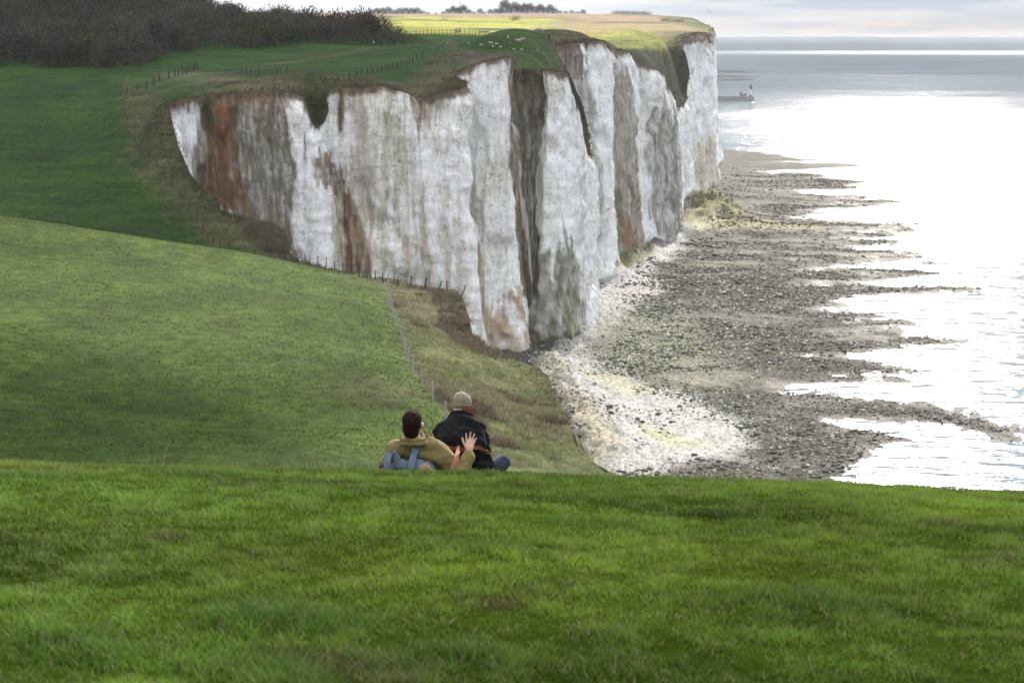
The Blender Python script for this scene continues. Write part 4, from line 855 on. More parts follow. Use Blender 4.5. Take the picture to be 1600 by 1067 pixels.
fence('curved line of dark posts on the bright green clifftop field', [(500,120),(528,120),(545,119),(557,118),(565,117.5),(574,116.5),(582,115.5),(590,114),(596,112.5),(603,111),(608,110),(614,108.5),(621,106.5),(628,104),(635,101.5),(640,99.5),(645,97.5),(652,95),(660,92.5)], 1.9, M_post, 450, wid=0.2)
fence('few low posts along the valley between the two green fields', [(38,339),(82,349),(95,351),(106,353),(162,360),(166,361),(197,366),(207,367),(270,375)], 1.6, M_post, 60, wid=0.12)
fence('distant fence between the grazed field and the sunlit yellow field', [(px, 53.5) for px in range(650, 712, 6)]+[(726,54),(733,54),(738,54.5),(743,55),(748,55)], 2.2, M_post, 600, wid=0.13, wire=False)
fence('small posts on the brink beside the grazing flock', [(px, 63) for px in (868,874,881,887,893,899,906,914)], 1.4, M_post, 600, wid=0.12, wire=False)
# ------------------------------------------------------------------ animals
def body_mesh(name, parts, mat, voxel, parent=None, smooth_it=4):
    """parts: chains of (x,y,z,r) joined into one continuous surface"""
    bm = bmesh.new()
    for ch in parts:
        for (a, b) in (zip(ch[:-1], ch[1:]) if len(ch) > 1 else [(ch[0], ch[0])]):
            pa, pb = Vector(a[:3]), Vector(b[:3]); L_ = (pb-pa).length; st = max(1, int(L_/(0.35*min(a[3], b[3])+1e-4))); st = min(st, 40)
            for i in range(st+1):
                t = i/st; r = a[3]*(1-t)+b[3]*t; sc_ = a[4] if len(a) > 4 else (1, 1, 1)
                bmesh.ops.create_icosphere(bm, subdivisions=2, radius=r, matrix=Matrix.Translation(pa.lerp(pb, t)) @ Matrix.Diagonal((*sc_, 1)))
    me = bpy.data.meshes.new(name); bm.to_mesh(me); bm.free(); me.materials.append(mat)
    o = bpy.data.objects.new(name, me); link(o, parent)
    m = o.modifiers.new('r', 'REMESH'); m.mode = 'VOXEL'; m.voxel_size = voxel; m.use_smooth_shade = True
    if smooth_it: s_ = o.modifiers.new('s', 'SMOOTH'); s_.factor = 0.5; s_.iterations = smooth_it
    dg = bpy.context.evaluated_depsgraph_get(); me2 = bpy.data.meshes.new_from_object(o.evaluated_get(dg)); o.modifiers.clear(); o.data = me2
    if not me2.materials: me2.materials.append(mat)
    me2.polygons.foreach_set('use_smooth', [True]*len(me2.polygons)); return o
M_wool = simple('wool', (0.42, 0.40, 0.35), 0.95, 12, 0.2); M_face = simple('dark_face', (0.11, 0.10, 0.095), 0.8); M_hide = simple('grey_hide', (0.26, 0.25, 0.25), 0.8, 4, 0.3)
def beast(name, k, mat, fmat, head_down):
    B = [[(-.5*k,0,.72*k,.24*k),(0,0,.74*k,.27*k),(.42*k,0,.74*k,.23*k)],[(.42*k,0,.8*k,.15*k),(.68*k,0,(.55 if head_down else .95)*k,.11*k)],[(-.62*k,0,.78*k,.04*k),(-.70*k,0,.5*k,.03*k)]]
    for sx in (-.45, .40):
        for sy in (-.12, .12):
            kn = .04 if sx > 0 else -.05
            B.append([(sx*k,sy*k,.6*k,.10*k),((sx+kn)*k,sy*k,.32*k,.055*k),((sx-kn*.4)*k,sy*k,.03*k,.042*k)])
    o = body_mesh(name, B, mat, .045*k, None, 2)
    hz2 = .5 if head_down else .97
    h = body_mesh('head', [[(.68*k,0,hz2*k,.11*k),(.90*k,0,(hz2-.14)*k,.065*k)],[(.66*k,-.08*k,(hz2+.08)*k,.04*k),(.64*k,-.17*k,(hz2+.07)*k,.03*k)],[(.66*k,.08*k,(hz2+.08)*k,.04*k),(.64*k,.17*k,(hz2+.07)*k,.03*k)]], fmat, .03*k, o, 1)
    return o
s1 = beast('sheep', 1.55, M_wool, M_face, True); s2 = beast('sheep', 1.55, M_wool, M_wool, False)
flock = [(699,69,0,1,'pale sheep furthest left on the grazed clifftop, facing away'),(732,71,0,1,'lone sheep between the leftmost sheep and the main flock'),(752,73,0,0,None),(767,70.5,1,1.2,None),(770,75,0,.9,None),(782,76,1,.9,None),(794,61,1,1.3,None),(797,69,0,.8,None),(809,66,1,1.25,None),(817,63.5,1,1.1,None),(803,79,0,.8,'sheep facing the camera in the lower middle of the flock'),(815,80,0,.9,None),(833,83,0,.8,None),(840,81,1,.9,None),(812,66,0,1,None),(776,71.5,1,1,None)]
for i, (px, py, k, s_, lab) in enumerate(flock):
    src = (s1, s2)[k]
    if i in (0, 3): o = src
    else:
        o = link(src.copy())
        for ch in src.children: link(ch.copy(), o)
    xx, yy = hit(px, py, 450); o.location = (xx, yy, float(land_z(xx, yy)[0])); o.rotation_euler.z = [1.5, -1.7, 0.3, 3.3, 2.6, -.4][i % 6]; q = (s_ or 1)*.52; o.scale = (q, q, q)
    if lab: tag(o, lab, 'sheep', 'sheep grazing on the clifftop')
    else: tag(o, '%s sheep from the left in the main flock grazing on the clifftop' % ORD[sorted(q_[0]+q_[1]*1e-3 for q_ in flock if not q_[4]).index(px+py*1e-3)], 'sheep', 'sheep grazing on the clifftop')
cw = beast('cow', 1.9, M_hide, M_hide, True)
for i, (px, py, r_, lab) in enumerate([(760,54.5,.1,'grey cow grazing at right of a close pair by the yellow field'),(753,54.5,3.0,'grey cow grazing at left of a close pair by the yellow field'),(842,59,.3,'dark grey cow grazing alone beside the standing walker'),(716,53.5,2.8,'grey cow among the far walkers at the fence')]):
    if i == 0: o = cw
    else:
        o = link(cw.copy())
        for ch in cw.children: link(ch.copy(), o)
    xx, yy = hit(px, py, 600); o.location = (xx, yy, float(land_z(xx, yy)[0])); o.rotation_euler.z = r_; tag(o, lab, 'cow', 'cattle at the edge of the yellow field')
# distant walkers
def walker(px, py, y0, hgt_, coat, legs, label, k=1.0):
    xx, yy = hit(px, py, y0); z = float(land_z(xx, yy)[0]); s_ = hgt_/1.75
    sk = simple('skin_far', (0.42, 0.28, 0.21), 0.6)
    b = body_mesh('person', [[(0,0,1.63*s_,.105*s_)],[(0,0,1.5*s_,.06*s_),(0,0,1.3*s_,.12*s_),(0,0,.95*s_,.13*s_)],[(.09*s_,0,.9*s_,.095*s_),(.1*s_,.03*s_,.5*s_,.065*s_),(.1*s_,-.06*s_,.04*s_,.05*s_)],[(-.09*s_,0,.9*s_,.095*s_),(-.1*s_,-.05*s_,.5*s_,.065*s_),(-.1*s_,.08*s_,.04*s_,.05*s_)],[(.19*s_,0,1.4*s_,.05*s_),(.25*s_,0,.85*s_,.035*s_)],[(-.19*s_,0,1.4*s_,.05*s_),(-.25*s_,0,.85*s_,.035*s_)]], sk, .028*s_, None, 2)
    b.location = (xx, yy, z); tag(b, label, 'person')
    body_mesh('coat', [[(0,0,1.40*s_,.15*s_),(0,0,1.15*s_,.18*s_),(0,0,.85*s_,.19*s_)],[(.17*s_,0,1.40*s_,.08*s_),(.25*s_,0,1.1*s_,.065*s_),(.26*s_,0,.88*s_,.055*s_)],[(-.17*s_,0,1.40*s_,.08*s_),(-.25*s_,0,1.1*s_,.065*s_),(-.26*s_,0,.88*s_,.055*s_)]], coat, .03*s_, b, 2)
    body_mesh('trousers', [[(.09*s_,0,.88*s_,.115*s_),(.1*s_,.03*s_,.5*s_,.085*s_),(.1*s_,-.05*s_,.1*s_,.07*s_)],[(-.09*s_,0,.88*s_,.115*s_),(-.1*s_,-.05*s_,.5*s_,.085*s_),(-.1*s_,.07*s_,.1*s_,.07*s_)]], legs, .03*s_, b, 2)
    body_mesh('hair', [[(0,.01,1.68*s_,.11*s_)]], M_face, .03*s_, b, 1); return b
C_lb = simple('pale_blue_coat', (0.22, 0.38, 0.50), 0.7); C_bk = simple('black_coat', (0.02, 0.02, 0.025), 0.8); C_tl = simple('teal_coat', (0.03, 0.14, 0.20), 0.7); C_jn = simple('dark_trousers', (0.03, 0.035, 0.05), 0.8)
walker(584,71.5,450,2.3,C_lb,C_jn,'walker in a pale blue coat, leftmost of the group by the wood')
walker(589,71.5,450,2.2,C_bk,C_jn,'walker in black second from left in the group by the wood')
walker(594.5,71.5,450,2.3,C_bk,C_jn,'taller walker in black in the middle of the group by the wood')
walker(599,71.5,450,2.1,C_tl,C_tl,'walker in a teal coat second from right by the wood')
walker(603,71.5,450,2.2,C_tl,C_jn,'walker in a teal coat, rightmost of the group by the wood')
walker(857.5,59,600,2.5,C_bk,C_jn,'walker in dark clothes standing alone by the grey cow')
walker(713,53,600,2.6,C_bk,C_jn,'left one of two distant dark walkers at the fence')
walker(718.5,53,600,2.6,C_bk,C_jn,'right one of two distant dark walkers at the fence')
# ------------------------------------------------------------------ harbour arm and lighthouse
M_conc = simple('harbour_stone', (0.24, 0.23, 0.23), 0.9, 0.3, 0.2); M_white = simple('white_paint', (0.7, 0.74, 0.70), 0.6); M_grn = simple('green_paint', (0.05, 0.12, 0.10), 0.6)
def boxes(name, bs, mat, parent=None, loc=(0, 0, 0), bev=0.0):
    bm = bmesh.new()
    for (x0, y0, z0, x1, y1, z1, tp) in bs:
        vs_ = [bm.verts.new((x, y, z)) for z, t in ((z0, 0), (z1, tp)) for x, y in ((x0+t, y0+t), (x1-t, y0+t), (x1-t, y1-t), (x0+t, y1-t))]
        for f in ((3,2,1,0),(4,5,6,7),(0,1,5,4),(1,2,6,5),(2,3,7,6),(3,0,4,7)): bm.faces.new([vs_[i] for i in f])
    if bev: bmesh.ops.bevel(bm, geom=list(bm.edges), offset=bev, segments=2, affect='EDGES')
    me = bpy.data.meshes.new(name); bm.to_mesh(me); bm.free(); me.materials.append(mat); o = bpy.data.objects.new(name, me); o.location = loc; return link(o, parent)
def lathe(name, prof, mat, parent=None, n=20, loc=(0, 0, 0)):
    V = [(r*math.cos(2*math.pi*i/n), r*math.sin(2*math.pi*i/n), z) for r, z in prof for i in range(n)]
    F = [(j*n+i, j*n+(i+1) % n, (j+1)*n+(i+1) % n, (j+1)*n+i) for j in range(len(prof)-1) for i in range(n)]
    o = npmesh(name, V, np.array(F), mat, parent=parent); o.location = loc; return o
PY = 2780.0; tipx = P(1178, 150, PY)[0]; topz = P(1178, 152, PY)[2]
pr_ = empty('harbour_pier', (tipx-60, PY, 0)); tag(pr_, 'grey stone harbour arm reaching out from behind the headland', 'pier')
boxes('pier_wall', [(-190, -6, -3, 60, 8, topz, 0.8)], M_conc, pr_); boxes('parapet', [(-188, -5, topz, 58, -3.8, topz+1.3, 0)], M_conc, pr_)
LX = P(1173, 150, PY)[0]; lh = empty('lighthouse', (LX, PY+2, topz)); tag(lh, 'small white lighthouse with dark lantern at the end of the harbour arm', 'lighthouse')
lathe('base', [(0, 0), (3.0, 0), (2.8, 3.5), (0, 3.5)], M_conc, lh); lathe('tower', [(1.9, 3.5), (1.5, 12.5)], M_white, lh); lathe('gallery', [(1.5, 12.3), (2.6, 12.6), (2.6, 13.5), (1.6, 13.5)], M_grn, lh); lathe('lantern', [(1.7, 13.5), (1.7, 17), (2.0, 17.1), (0.6, 19.3), (0.15, 21.5), (0, 21.5)], M_grn, lh)
hx = P(1161, 150, PY)[0]; hut = empty('pier_hut', (hx, PY+2, topz)); tag(hut, 'low block of huts on the harbour arm beside the lighthouse', 'hut')
boxes('wall', [(-5, -3, 0, -1.5, 3, 7.5, 0), (-1.5, -3, 0, 2, 3, 4.2, 0), (2.0, -2, 0, 6.5, 2, 5.4, 0)], M_conc, hut); boxes('roof', [(-5.3, -3.3, 7.5, -1.2, 3.3, 8.1, .2), (-1.2, -3.3, 4.2, 1.7, 3.3, 4.7, .2), (1.8, -2.3, 5.4, 6.8, 2.3, 5.9, .2)], M_grn, hut)
# reefs beyond the pier, low dark ledges in the water
def flat_reef(pts, name, hz3):
    P3 = [G(*q) for q in pts]; cx = sum(p[0] for p in P3)/len(P3); cy = sum(p[1] for p in P3)/len(P3); n = len(P3); V = [(x, y, -1) for x, y, _ in P3]+[(cx+(x-cx)*.9, cy+(y-cy)*.9, hz3) for x, y, _ in P3]+[(cx, cy, hz3*1.2)]
    F = [(i, (i+1) % n, n+(i+1) % n) for i in range(n)]+[(i, n+(i+1) % n, n+i) for i in range(n)]+[(n+i, n+(i+1) % n, 2*n) for i in range(n)]
    o = npmesh(name, V, np.array(F), simple('reef_rock', (0.10, 0.095, 0.085), 0.9, 0.02, 0.4)); tag(o, kind='structure')
flat_reef([(1100,110),(1125,110.3),(1150,111),(1175,113),(1190,113.6),(1160,114.5),(1100,114)], 'reef', 1.2)
flat_reef([(1100,118),(1140,117.5),(1170,120),(1190,120.5),(1150,121.5),(1100,122)], 'reef', 1.0)
flat_reef([(1100,124),(1140,124),(1165,123.5),(1180,125),(1160,126),(1130,126.5),(1100,127)], 'reef', 1.5)
# radio mast and a gull
M_steel = simple('mast_steel', (0.18, 0.18, 0.19), 0.5)
mx, my = P(719, 22, 2300)[:2]; mz = float(land_z(mx, my, False)[0]); ms = empty('radio_mast', (mx, my, mz)); tag(ms, 'thin radio mast rising above the sparse trees on the skyline', 'mast')
lathe('mast_pole', [(.35, 0), (.3, 15), (.22, 32), (.08, 36)], M_steel, ms, 8); boxes('antenna', [(-1.2, -.1, 27, 1.2, .1, 27.25, 0), (-.9, -.1, 31, .9, .1, 31.2, 0)], M_steel, ms)
gl = P(1108, 20, 300); gp = simple('gull_feathers', (0.30, 0.30, 0.32), 0.8)
body_mesh('gull', [[(-.22,0,0,.03),(0,0,0,.075),(.2,0,.02,.05),(.3,0,.02,.02)],[(0,.05,.03,.045),(.03,.35,.22,.035),(-.08,.62,.30,.015)],[(0,-.05,.03,.045),(.03,-.35,.22,.035),(-.08,-.62,.30,.015)]], gp, .02, None, 1)
g_ = bpy.data.objects['gull']; g_.location = gl; g_.rotation_euler = (0.5, 0.2, 1.3); tag(g_, 'small gull flying in the pale sky above the headland', 'bird')
# ------------------------------------------------------------------ the two people on the brow of the meadow
from mathutils.bvhtree import BVHTree
def gz(x, y): return float(meadow_full(np.array([float(x)]), np.array([float(y)]))[0])
class Frame:
    def __init__(s, loc): s.o = np.array(loc)
    def __call__(s, px, py, Y, r=None, sc_=None):
        p = tuple(np.array(P(px, py, Y))-s.o)
        return p if r is None else (p+(r,) if sc_ is None else p+(r, sc_))
def crease(o, amp, f, seed, st=(1, 1, 1)):
    me = o.data; n = len(me.vertices); co = np.empty(n*3, np.float32); no = np.empty(n*3, np.float32); me.vertices.foreach_get('co', co); me.vertices.foreach_get('normal', no)
    co = co.reshape(-1, 3).astype(float); no = no.reshape(-1, 3); d = fbm(co[:, 0]*f*st[0]+co[:, 2]*f*0.5, co[:, 2]*f*st[2]+co[:, 1]*f*st[1]*.7, seed, 4, .55); d = 1-2*np.abs(d)
    co += no*(d*amp)[:, None]; me.vertices.foreach_set('co', co.astype(np.float32).ravel()); me.update()
def ribbon(name, pts, width, thick, mat, parent, bvh=None, gap=0.006, facing=(0, -1, 0)):
    pts = [Vector(p) for p in pts]; fine = []
    for i in range(len(pts)-1):
        p0, p1, p2, p3 = pts[max(i-1, 0)], pts[i], pts[i+1], pts[min(i+2, len(pts)-1)]
        for k in range(8):
            t = k/8; fine.append(0.5*((2*p1)+(p2-p0)*t+(2*p0-5*p1+4*p2-p3)*t*t+(3*p1-p0-3*p2+p3)*t**3))
    fine.append(pts[-1])
    if bvh:
        for p in fine:
            h = bvh.ray_cast(Vector((p.x, -3, p.z)), Vector((0, 1, 0)))
            if h[0]: p.y = min(p.y, h[0].y-gap) if p.y < h[0].y-gap-0.15 else h[0].y-gap
        for _ in range(3):
            ys = [p.y for p in fine]
            for i in range(1, len(fine)-1): fine[i].y = min((ys[i-1]+ys[i]+ys[i+1])/3, ys[i])
    V, F = [], []; fv_ = Vector(facing)
    for i, p in enumerate(fine):
        t = (fine[min(i+1, len(fine)-1)]-fine[max(i-1, 0)]).normalized(); s_ = t.cross(fv_).normalized(); n_ = s_.cross(t).normalized()
        if n_.dot(fv_) < 0: n_ = -n_
        for a, b in ((-1, 0), (1, 0), (1, 1), (-1, 1)): V.append(tuple(p+s_*(a*width/2*(0.94 if b else 1))+n_*(b*thick)))
    for i in range(len(fine)-1):
        for k in range(4): F.append((i*4+k, i*4+(k+1) % 4, i*4+4+(k+1) % 4, i*4+4+k))
    F += [(0, 3, 2, 1), tuple((len(fine)-1)*4+k for k in range(4))]
    return npmesh(name, V, np.array(F), mat, parent=parent)
def cloth(name, c, rough=0.85, wv=260, sheen=0.3, amt=.35):
    m, t, b = newmat(name); tcn = t.nodes.new('ShaderNodeTexCoord'); o = tcn.outputs['Object']
    f = ramp(t, noise(t, o, 9, 4, 0.6), [(0.3, 1-amt), (0.7, 1+amt)]); t.links.new(mixc(t, 1.0, c, f, 'MULTIPLY'), b.inputs['Base Color'])
    b.inputs['Roughness'].default_value = rough; b.inputs['Specular IOR Level'].default_value = 0.2; b.inputs['Sheen Weight'].default_value = sheen; b.inputs['Sheen Roughness'].default_value = 0.4
    bump(t, b, math_(t, 'ADD', noise(t, o, 22, 5, 0.6), math_(t, 'MULTIPLY', noise(t, o, wv, 2, 0.5), 0.15)), 0.012, 0.7); return m
def hairmat(name, c):
    m, t, b = newmat(name); tcn = t.nodes.new('ShaderNodeTexCoord'); nz = noise(t, tcn.outputs['Object'], 60, 4, 0.6, (1.5, 1.5, 0.3))
    t.links.new(mixc(t, 1.0, c, ramp(t, nz, [(0.3, 0.5), (0.7, 1.6)]), 'MULTIPLY'), b.inputs['Base Color']); b.inputs['Roughness'].default_value = 0.8; b.inputs['Specular IOR Level'].default_value = 0.12
    bump(t, b, nz, 0.01, 0.8); return m
M_skin, t_, b_ = newmat('skin'); b_.inputs['Base Color'].default_value = (0.56, 0.33, 0.26, 1); b_.inputs['Roughness'].default_value = 0.55; b_.inputs['Subsurface Weight'].default_value = 0.15; b_.inputs['Subsurface Radius'].default_value = (0.02, 0.008, 0.004)
M_olive = cloth('olive_fleece', (0.19, 0.145, 0.06), 0.85, 260, 0.1); M_black = cloth('black_wool', (0.007, 0.007, 0.008), 0.95, 260, 0.02); M_jean = cloth('dark_denim', (0.028, 0.034, 0.052), 0.85, 260, 0.08); M_trs = cloth('grey_trousers', (0.05, 0.05, 0.05))
M_cap = cloth('khaki_cap_cloth', (0.20, 0.17, 0.115), 0.85, 300, 0.3, .15); M_bp = cloth('blue_grey_canvas', (0.095, 0.13, 0.165), 0.85, 320, 0.08, .45); M_bpd = cloth('dark_webbing', (0.03, 0.035, 0.05)); M_tan = cloth('tan_canvas', (0.28, 0.21, 0.12))
M_leather = simple('tan_leather', (0.25, 0.075, 0.026), 0.5, 14, 0.25, 0.5, 0.002); M_brass = simple('brass_buckle', (0.35, 0.25, 0.12), 0.35, metal=0.9); M_hairm = hairmat('dark_auburn_hair', (0.020, 0.009, 0.007)); M_hairf = hairmat('copper_hair', (0.13, 0.055, 0.028)); M_eye = simple('eye_white', (0.7, 0.7, 0.68), 0.2)
M_pl = simple('grey_plastic', (0.05, 0.05, 0.06), 0.4)
def head_parts(c, yaw, k=1.0, pitch=0.0):
    Rm = Matrix.Rotation(-yaw, 3, 'Z') @ Matrix.Rotation(pitch, 3, 'X')
    def q(x, y, z, r, sc_=None):
        v = Rm @ Vector((x*k, y*k, z*k)); b = (c[0]+v.x, c[1]+v.y, c[2]+v.z, r*k)
        return b+((sc_,) if sc_ else ())
    parts = [[q(0, -.015, .02, .088, (.86, 1.04, 1.02))], [q(0, .03, -.03, .072, (.85, 1, 1.1)), q(0, .045, -.085, .048)],
             [q(0, .10, .0, .012), q(0, .115, -.028, .016)], [q(-.02, .093, -.062, .011), q(.02, .093, -.062, .011)], [q(-.04, .082, .028, .014), q(.04, .082, .028, .014)], [q(0, .075, -.095, .026)]]
    for s_ in (-1, 1): parts.append([q(s_*.079, -.005, .018, .013), q(s_*.086, -.016, .006, .014), q(s_*.08, -.006, -.02, .010)])
    return parts, q
# ---- man, reclining with his back to us
mx_, my_ = P(646, 745, 14.5)[:2]; L0 = (mx_, my_, gz(mx_, my_)); W = Frame(L0)
hc = W(645, 664, 14.02); hp, q = head_parts(hc, 0.2, 1.03, 0.0)
torso = [[W(646, 688, 14.05, .058), W(647, 698, 14.1, .08), W(649, 720, 14.3, .135, (1.15, .85, 1)), W(650, 748, 14.55, .135, (1.15, .85, 1)), W(650, 764, 14.72, .125)]]
neck = [[W(645, 675, 14.02, .057), W(646, 692, 14.06, .060)]]
sh_l, sh_r, el_l, el_r, wr_r = W(617, 703, 14.14), W(684, 705, 14.14), W(604, 745, 14.2), W(719, 746, 14.06), W(733, 709, 14.18)
legs_m = [[(.09, .25, .13, .095), (.13, .75, -.10, .065), (.14, 1.18, -.42, .045)], [(-.09, .25, .13, .095), (-.12, .72, -.02, .065), (-.13, 1.10, -.36, .045)]]
def onto(ch):
    return [tuple((x, y, max(z, gz(L0[0]+x, L0[1]+y)-L0[2]+r), r)) for x, y, z, r in ch]
legs_m = [onto(c) for c in legs_m]; feet_m = [[(c[-1][0], c[-1][1], c[-1][2]+.0, .045), (c[-1][0], c[-1][1]+.10, c[-1][2]+.12, .035)] for c in legs_m]
hand = [[W(733, 708, 14.18, .027), W(733.5, 700, 14.2, .032, (1.15, .55, 1)), W(734, 694, 14.22, .036, (1.2, .45, .9))],
        [W(729.5, 693, 14.21, .0105), W(728.7, 685, 14.225, .0092), W(728.2, 677.5, 14.225, .0078)],
        [W(733.3, 691.5, 14.215, .0108), W(734.3, 683.5, 14.23, .0095), W(735.4, 675.5, 14.23, .008)],
        [W(736.6, 692, 14.215, .0103), W(738.8, 685, 14.23, .009), W(741.2, 678, 14.23, .0076)],
        [W(739.2, 694.5, 14.215, .0095), W(741.8, 689.5, 14.225, .0083), W(744.2, 684.5, 14.225, .007)],
        [W(728.5, 700, 14.195, .0135), W(724.5, 692, 14.19, .0105), W(722.2, 684.5, 14.2, .0085)]]
man = body_mesh('person', hp+neck+torso+[[sh_r+(.05,), el_r+(.042,), wr_r+(.028,)], [sh_l+(.05,), el_l+(.042,), W(600, 762, 14.45, .03)]]+hand+legs_m, M_skin, .0055, None, 2); man.location = L0
tag(man, 'man with short dark hair reclining on the grass, back turned, hand resting on his companion', 'person')
cap_ = [[q(0, -.024, .036, .092, (.88, 1.05, 1.03))], [q(0, -.055, -.02, .067, (1.05, .8, 1.15))], [q(0, -.045, -.06, .045, (1.25, .8, 1))], [q(0, .01, .062, .066, (1.05, 1, .8))]]
hm = body_mesh('hair', cap_, M_hairm, .007, man, 3); crease(hm, .003, 60, 5)
for s_ in (-1, 1): body_mesh('eye', [[q(s_*.032, .086, .008, .0125)]], M_eye, .003, man, 0)
jk = body_mesh('jacket', [[W(646, 690, 14.06, .073, (1.05, 1, 1)), W(647, 700, 14.12, .095, (1.3, .85, 1)), W(650, 722, 14.3, .165, (1.2, .8, 1)), W(651, 750, 14.53, .17, (1.15, .8, 1))],
    [W(640, 697, 14.1, .065), sh_l+(.078,), W(607, 724, 14.17, .07), el_l+(.066,), W(601, 758, 14.42, .05)], [W(652, 697, 14.1, .068), W(672, 698, 14.1, .072), sh_r+(.082,), W(703, 724, 14.1, .074), el_r+(.062,), W(727, 728, 14.11, .056), W(732, 713, 14.165, .047)],
    [W(640, 705, 14.08, .05), W(665, 708, 14.08, .055), W(690, 716, 14.08, .06)]], M_olive, .010, man, 3); crease(jk, .016, 7, 21, (1.0, 1, .8)); crease(jk, .004, 26, 23)
ring = lambda cx, cy, Y, rx, ry, r, a0=0, a1=6.283, dz=0.0: [tuple(np.array(W(cx, cy, Y))+np.array([math.cos(a)*rx, math.sin(a)*ry, dz*math.sin(a)]))+(r,) for a in np.linspace(a0, a1, 20)]
cl = body_mesh('collar', [ring(646, 692, 14.05, .098, .085, .021, dz=-.012), ring(645, 687, 14.045, .092, .082, .018, dz=-.02), ring(645, 682, 14.05, .088, .085, .013, -1.2, 3.9, dz=.03), [W(664, 690, 14.09, .022), W(665.5, 681, 14.11, .02), W(664.5, 673, 14.13, .014)]], M_olive, .007, man, 3); crease(cl, .005, 24, 31)
tr_ = body_mesh('trousers', [[(0, .12, .13, .135, (1.2, 1, .9)), (0, .25, .14, .13, (1.2, 1, .9))]]+[[(x, y, z, r+.018) for x, y, z, r in c] for c in legs_m], M_trs, .014, man, 3)
for c in feet_m: body_mesh('shoe', [[(x, y, z, r+.012) for x, y, z, r in c]], M_bpd, .010, man, 2)
# ---- woman, sitting hunched forward
wx_, wy_ = P(722, 745, 14.62)[:2]; L0 = (wx_, wy_, gz(wx_, wy_)); W = Frame(L0)
hc = W(722, 636, 14.74); hp, q = head_parts(hc, 0.15, 0.98, -0.25)
arms = [[W(697, 668, 14.60, .048), W(684, 694, 14.70, .04), W(695, 724, 14.98, .028)], [W(748, 668, 14.60, .048), W(757, 704, 14.74, .04), W(742, 724, 15.0, .028)]]
fing = []
for sx, cx in ((-1, 700), (1, 738)):
    fing.append([W(cx, 725, 15.0, .026), W(cx-sx*4, 727, 15.06, .03, (1, 1, .5))])
    for k in range(4): fing.append([W(cx-sx*4, 724+k*2.6, 15.06, .0085), W(cx-sx*10, 725+k*2.6, 15.09, .0078), W(cx-sx*14, 728+k*2.6, 15.07, .0068)])
    fing.append([W(cx-sx*1, 722, 15.02, .011), W(cx-sx*6, 718, 15.05, .009), W(cx-sx*10, 718, 15.06, .008)])
legs_w = [[W(737, 762, 14.66, .09), W(762, 741, 14.85, .06), W(784, 723, 14.98, .052), W(748, 768, 15.22, .045)], [W(708, 762, 14.66, .10), W(664, 735, 15.0, .062), W(705, 768, 15.25, .045)]]
wm = body_mesh('person', hp+[[W(722, 648, 14.7, .050), W(722, 658, 14.62, .06)], [W(722, 662, 14.60, .09), W(722, 700, 14.50, .13), W(722, 745, 14.58, .14), W(722, 765, 14.66, .12)]]+arms+fing+legs_w, M_skin, .0055, None, 2); wm.location = L0
tag(wm, 'woman in a khaki cap and black jacket sitting hunched with a leather strap around her', 'person')
for s_ in (-1, 1): body_mesh('eye', [[q(s_*.032, .086, .008, .0125)]], M_eye, .003, wm, 0)
jw = body_mesh('jacket', [[W(722, 655, 14.66, .078, (1.1, .9, .8)), W(722, 668, 14.58, .13, (1.35, .8, .9)), W(719, 695, 14.49, .17, (1.25, .85, 1)), W(719, 725, 14.53, .185, (1.2, .9, 1)), W(722, 752, 14.60, .18, (1.25, .95, 1))],
    [W(702, 668, 14.60, .085), W(690, 680, 14.62, .088), W(684, 694, 14.68, .078), W(690, 716, 14.9, .055), W(698, 724, 14.98, .045)], [W(742, 668, 14.60, .085), W(749, 684, 14.62, .08), W(754, 704, 14.70, .068), W(748, 718, 14.88, .055), W(741, 724, 14.98, .045)]], M_black, .010, wm, 3); crease(jw, .016, 8, 41, (.7, 1, 1.2)); crease(jw, .003, 30, 43)
body_mesh('collar', [[W(704, 652, 14.64, .03), W(710, 646, 14.62, .03), W(722, 645.5, 14.59, .034), W(733, 649, 14.60, .03), W(740, 654, 14.63, .03)]], M_black, .008, wm, 2)
jt = body_mesh('trousers', [[W(722, 762, 14.66, .15, (1.2, 1, .9)), W(722, 766, 14.7, .13)]]+[[W(737, 760, 14.68, .115), W(762, 740, 14.85, .088), W(785, 722, 14.98, .073), W(770, 745, 15.12, .06), W(748, 768, 15.22, .052)], [W(708, 762, 14.66, .115), W(664, 735, 15.0, .08), W(705, 768, 15.25, .055)]], M_jean, .010, wm, 3); crease(jt, .005, 16, 51)
for lx in (744, 709): body_mesh('shoe', [[W(lx, 770, 15.22, .05), W(lx+(12 if lx < 720 else -14), 773, 15.3, .045)]], M_bpd, .01, wm, 2)
kc = body_mesh('cap', [[q(0, -.02, .04, .104, (.88, 1.0, 1.0))], [q(0, -.012, .005, .099, (.9, 1.04, .35))]], M_cap, .006, wm, 3)
body_mesh('cap_peak', [[q(-.05, .10, .045, .010), q(0, .155, .035, .012), q(.05, .10, .045, .010)], [q(-.03, .09, .045, .012), q(.03, .09, .045, .012), q(0, .13, .04, .012)]], M_cap, .005, wm, 2)
cs = [tuple(Vector(q(math.sin(a)*.092, -math.cos(a)*.112-.008, -.028, .01)[:3])) for a in np.linspace(-.75, .35, 9)]
ribbon('cap_strap', cs, .014, .004, simple('pale_strap', (0.55, 0.54, 0.50), 0.6), wm)
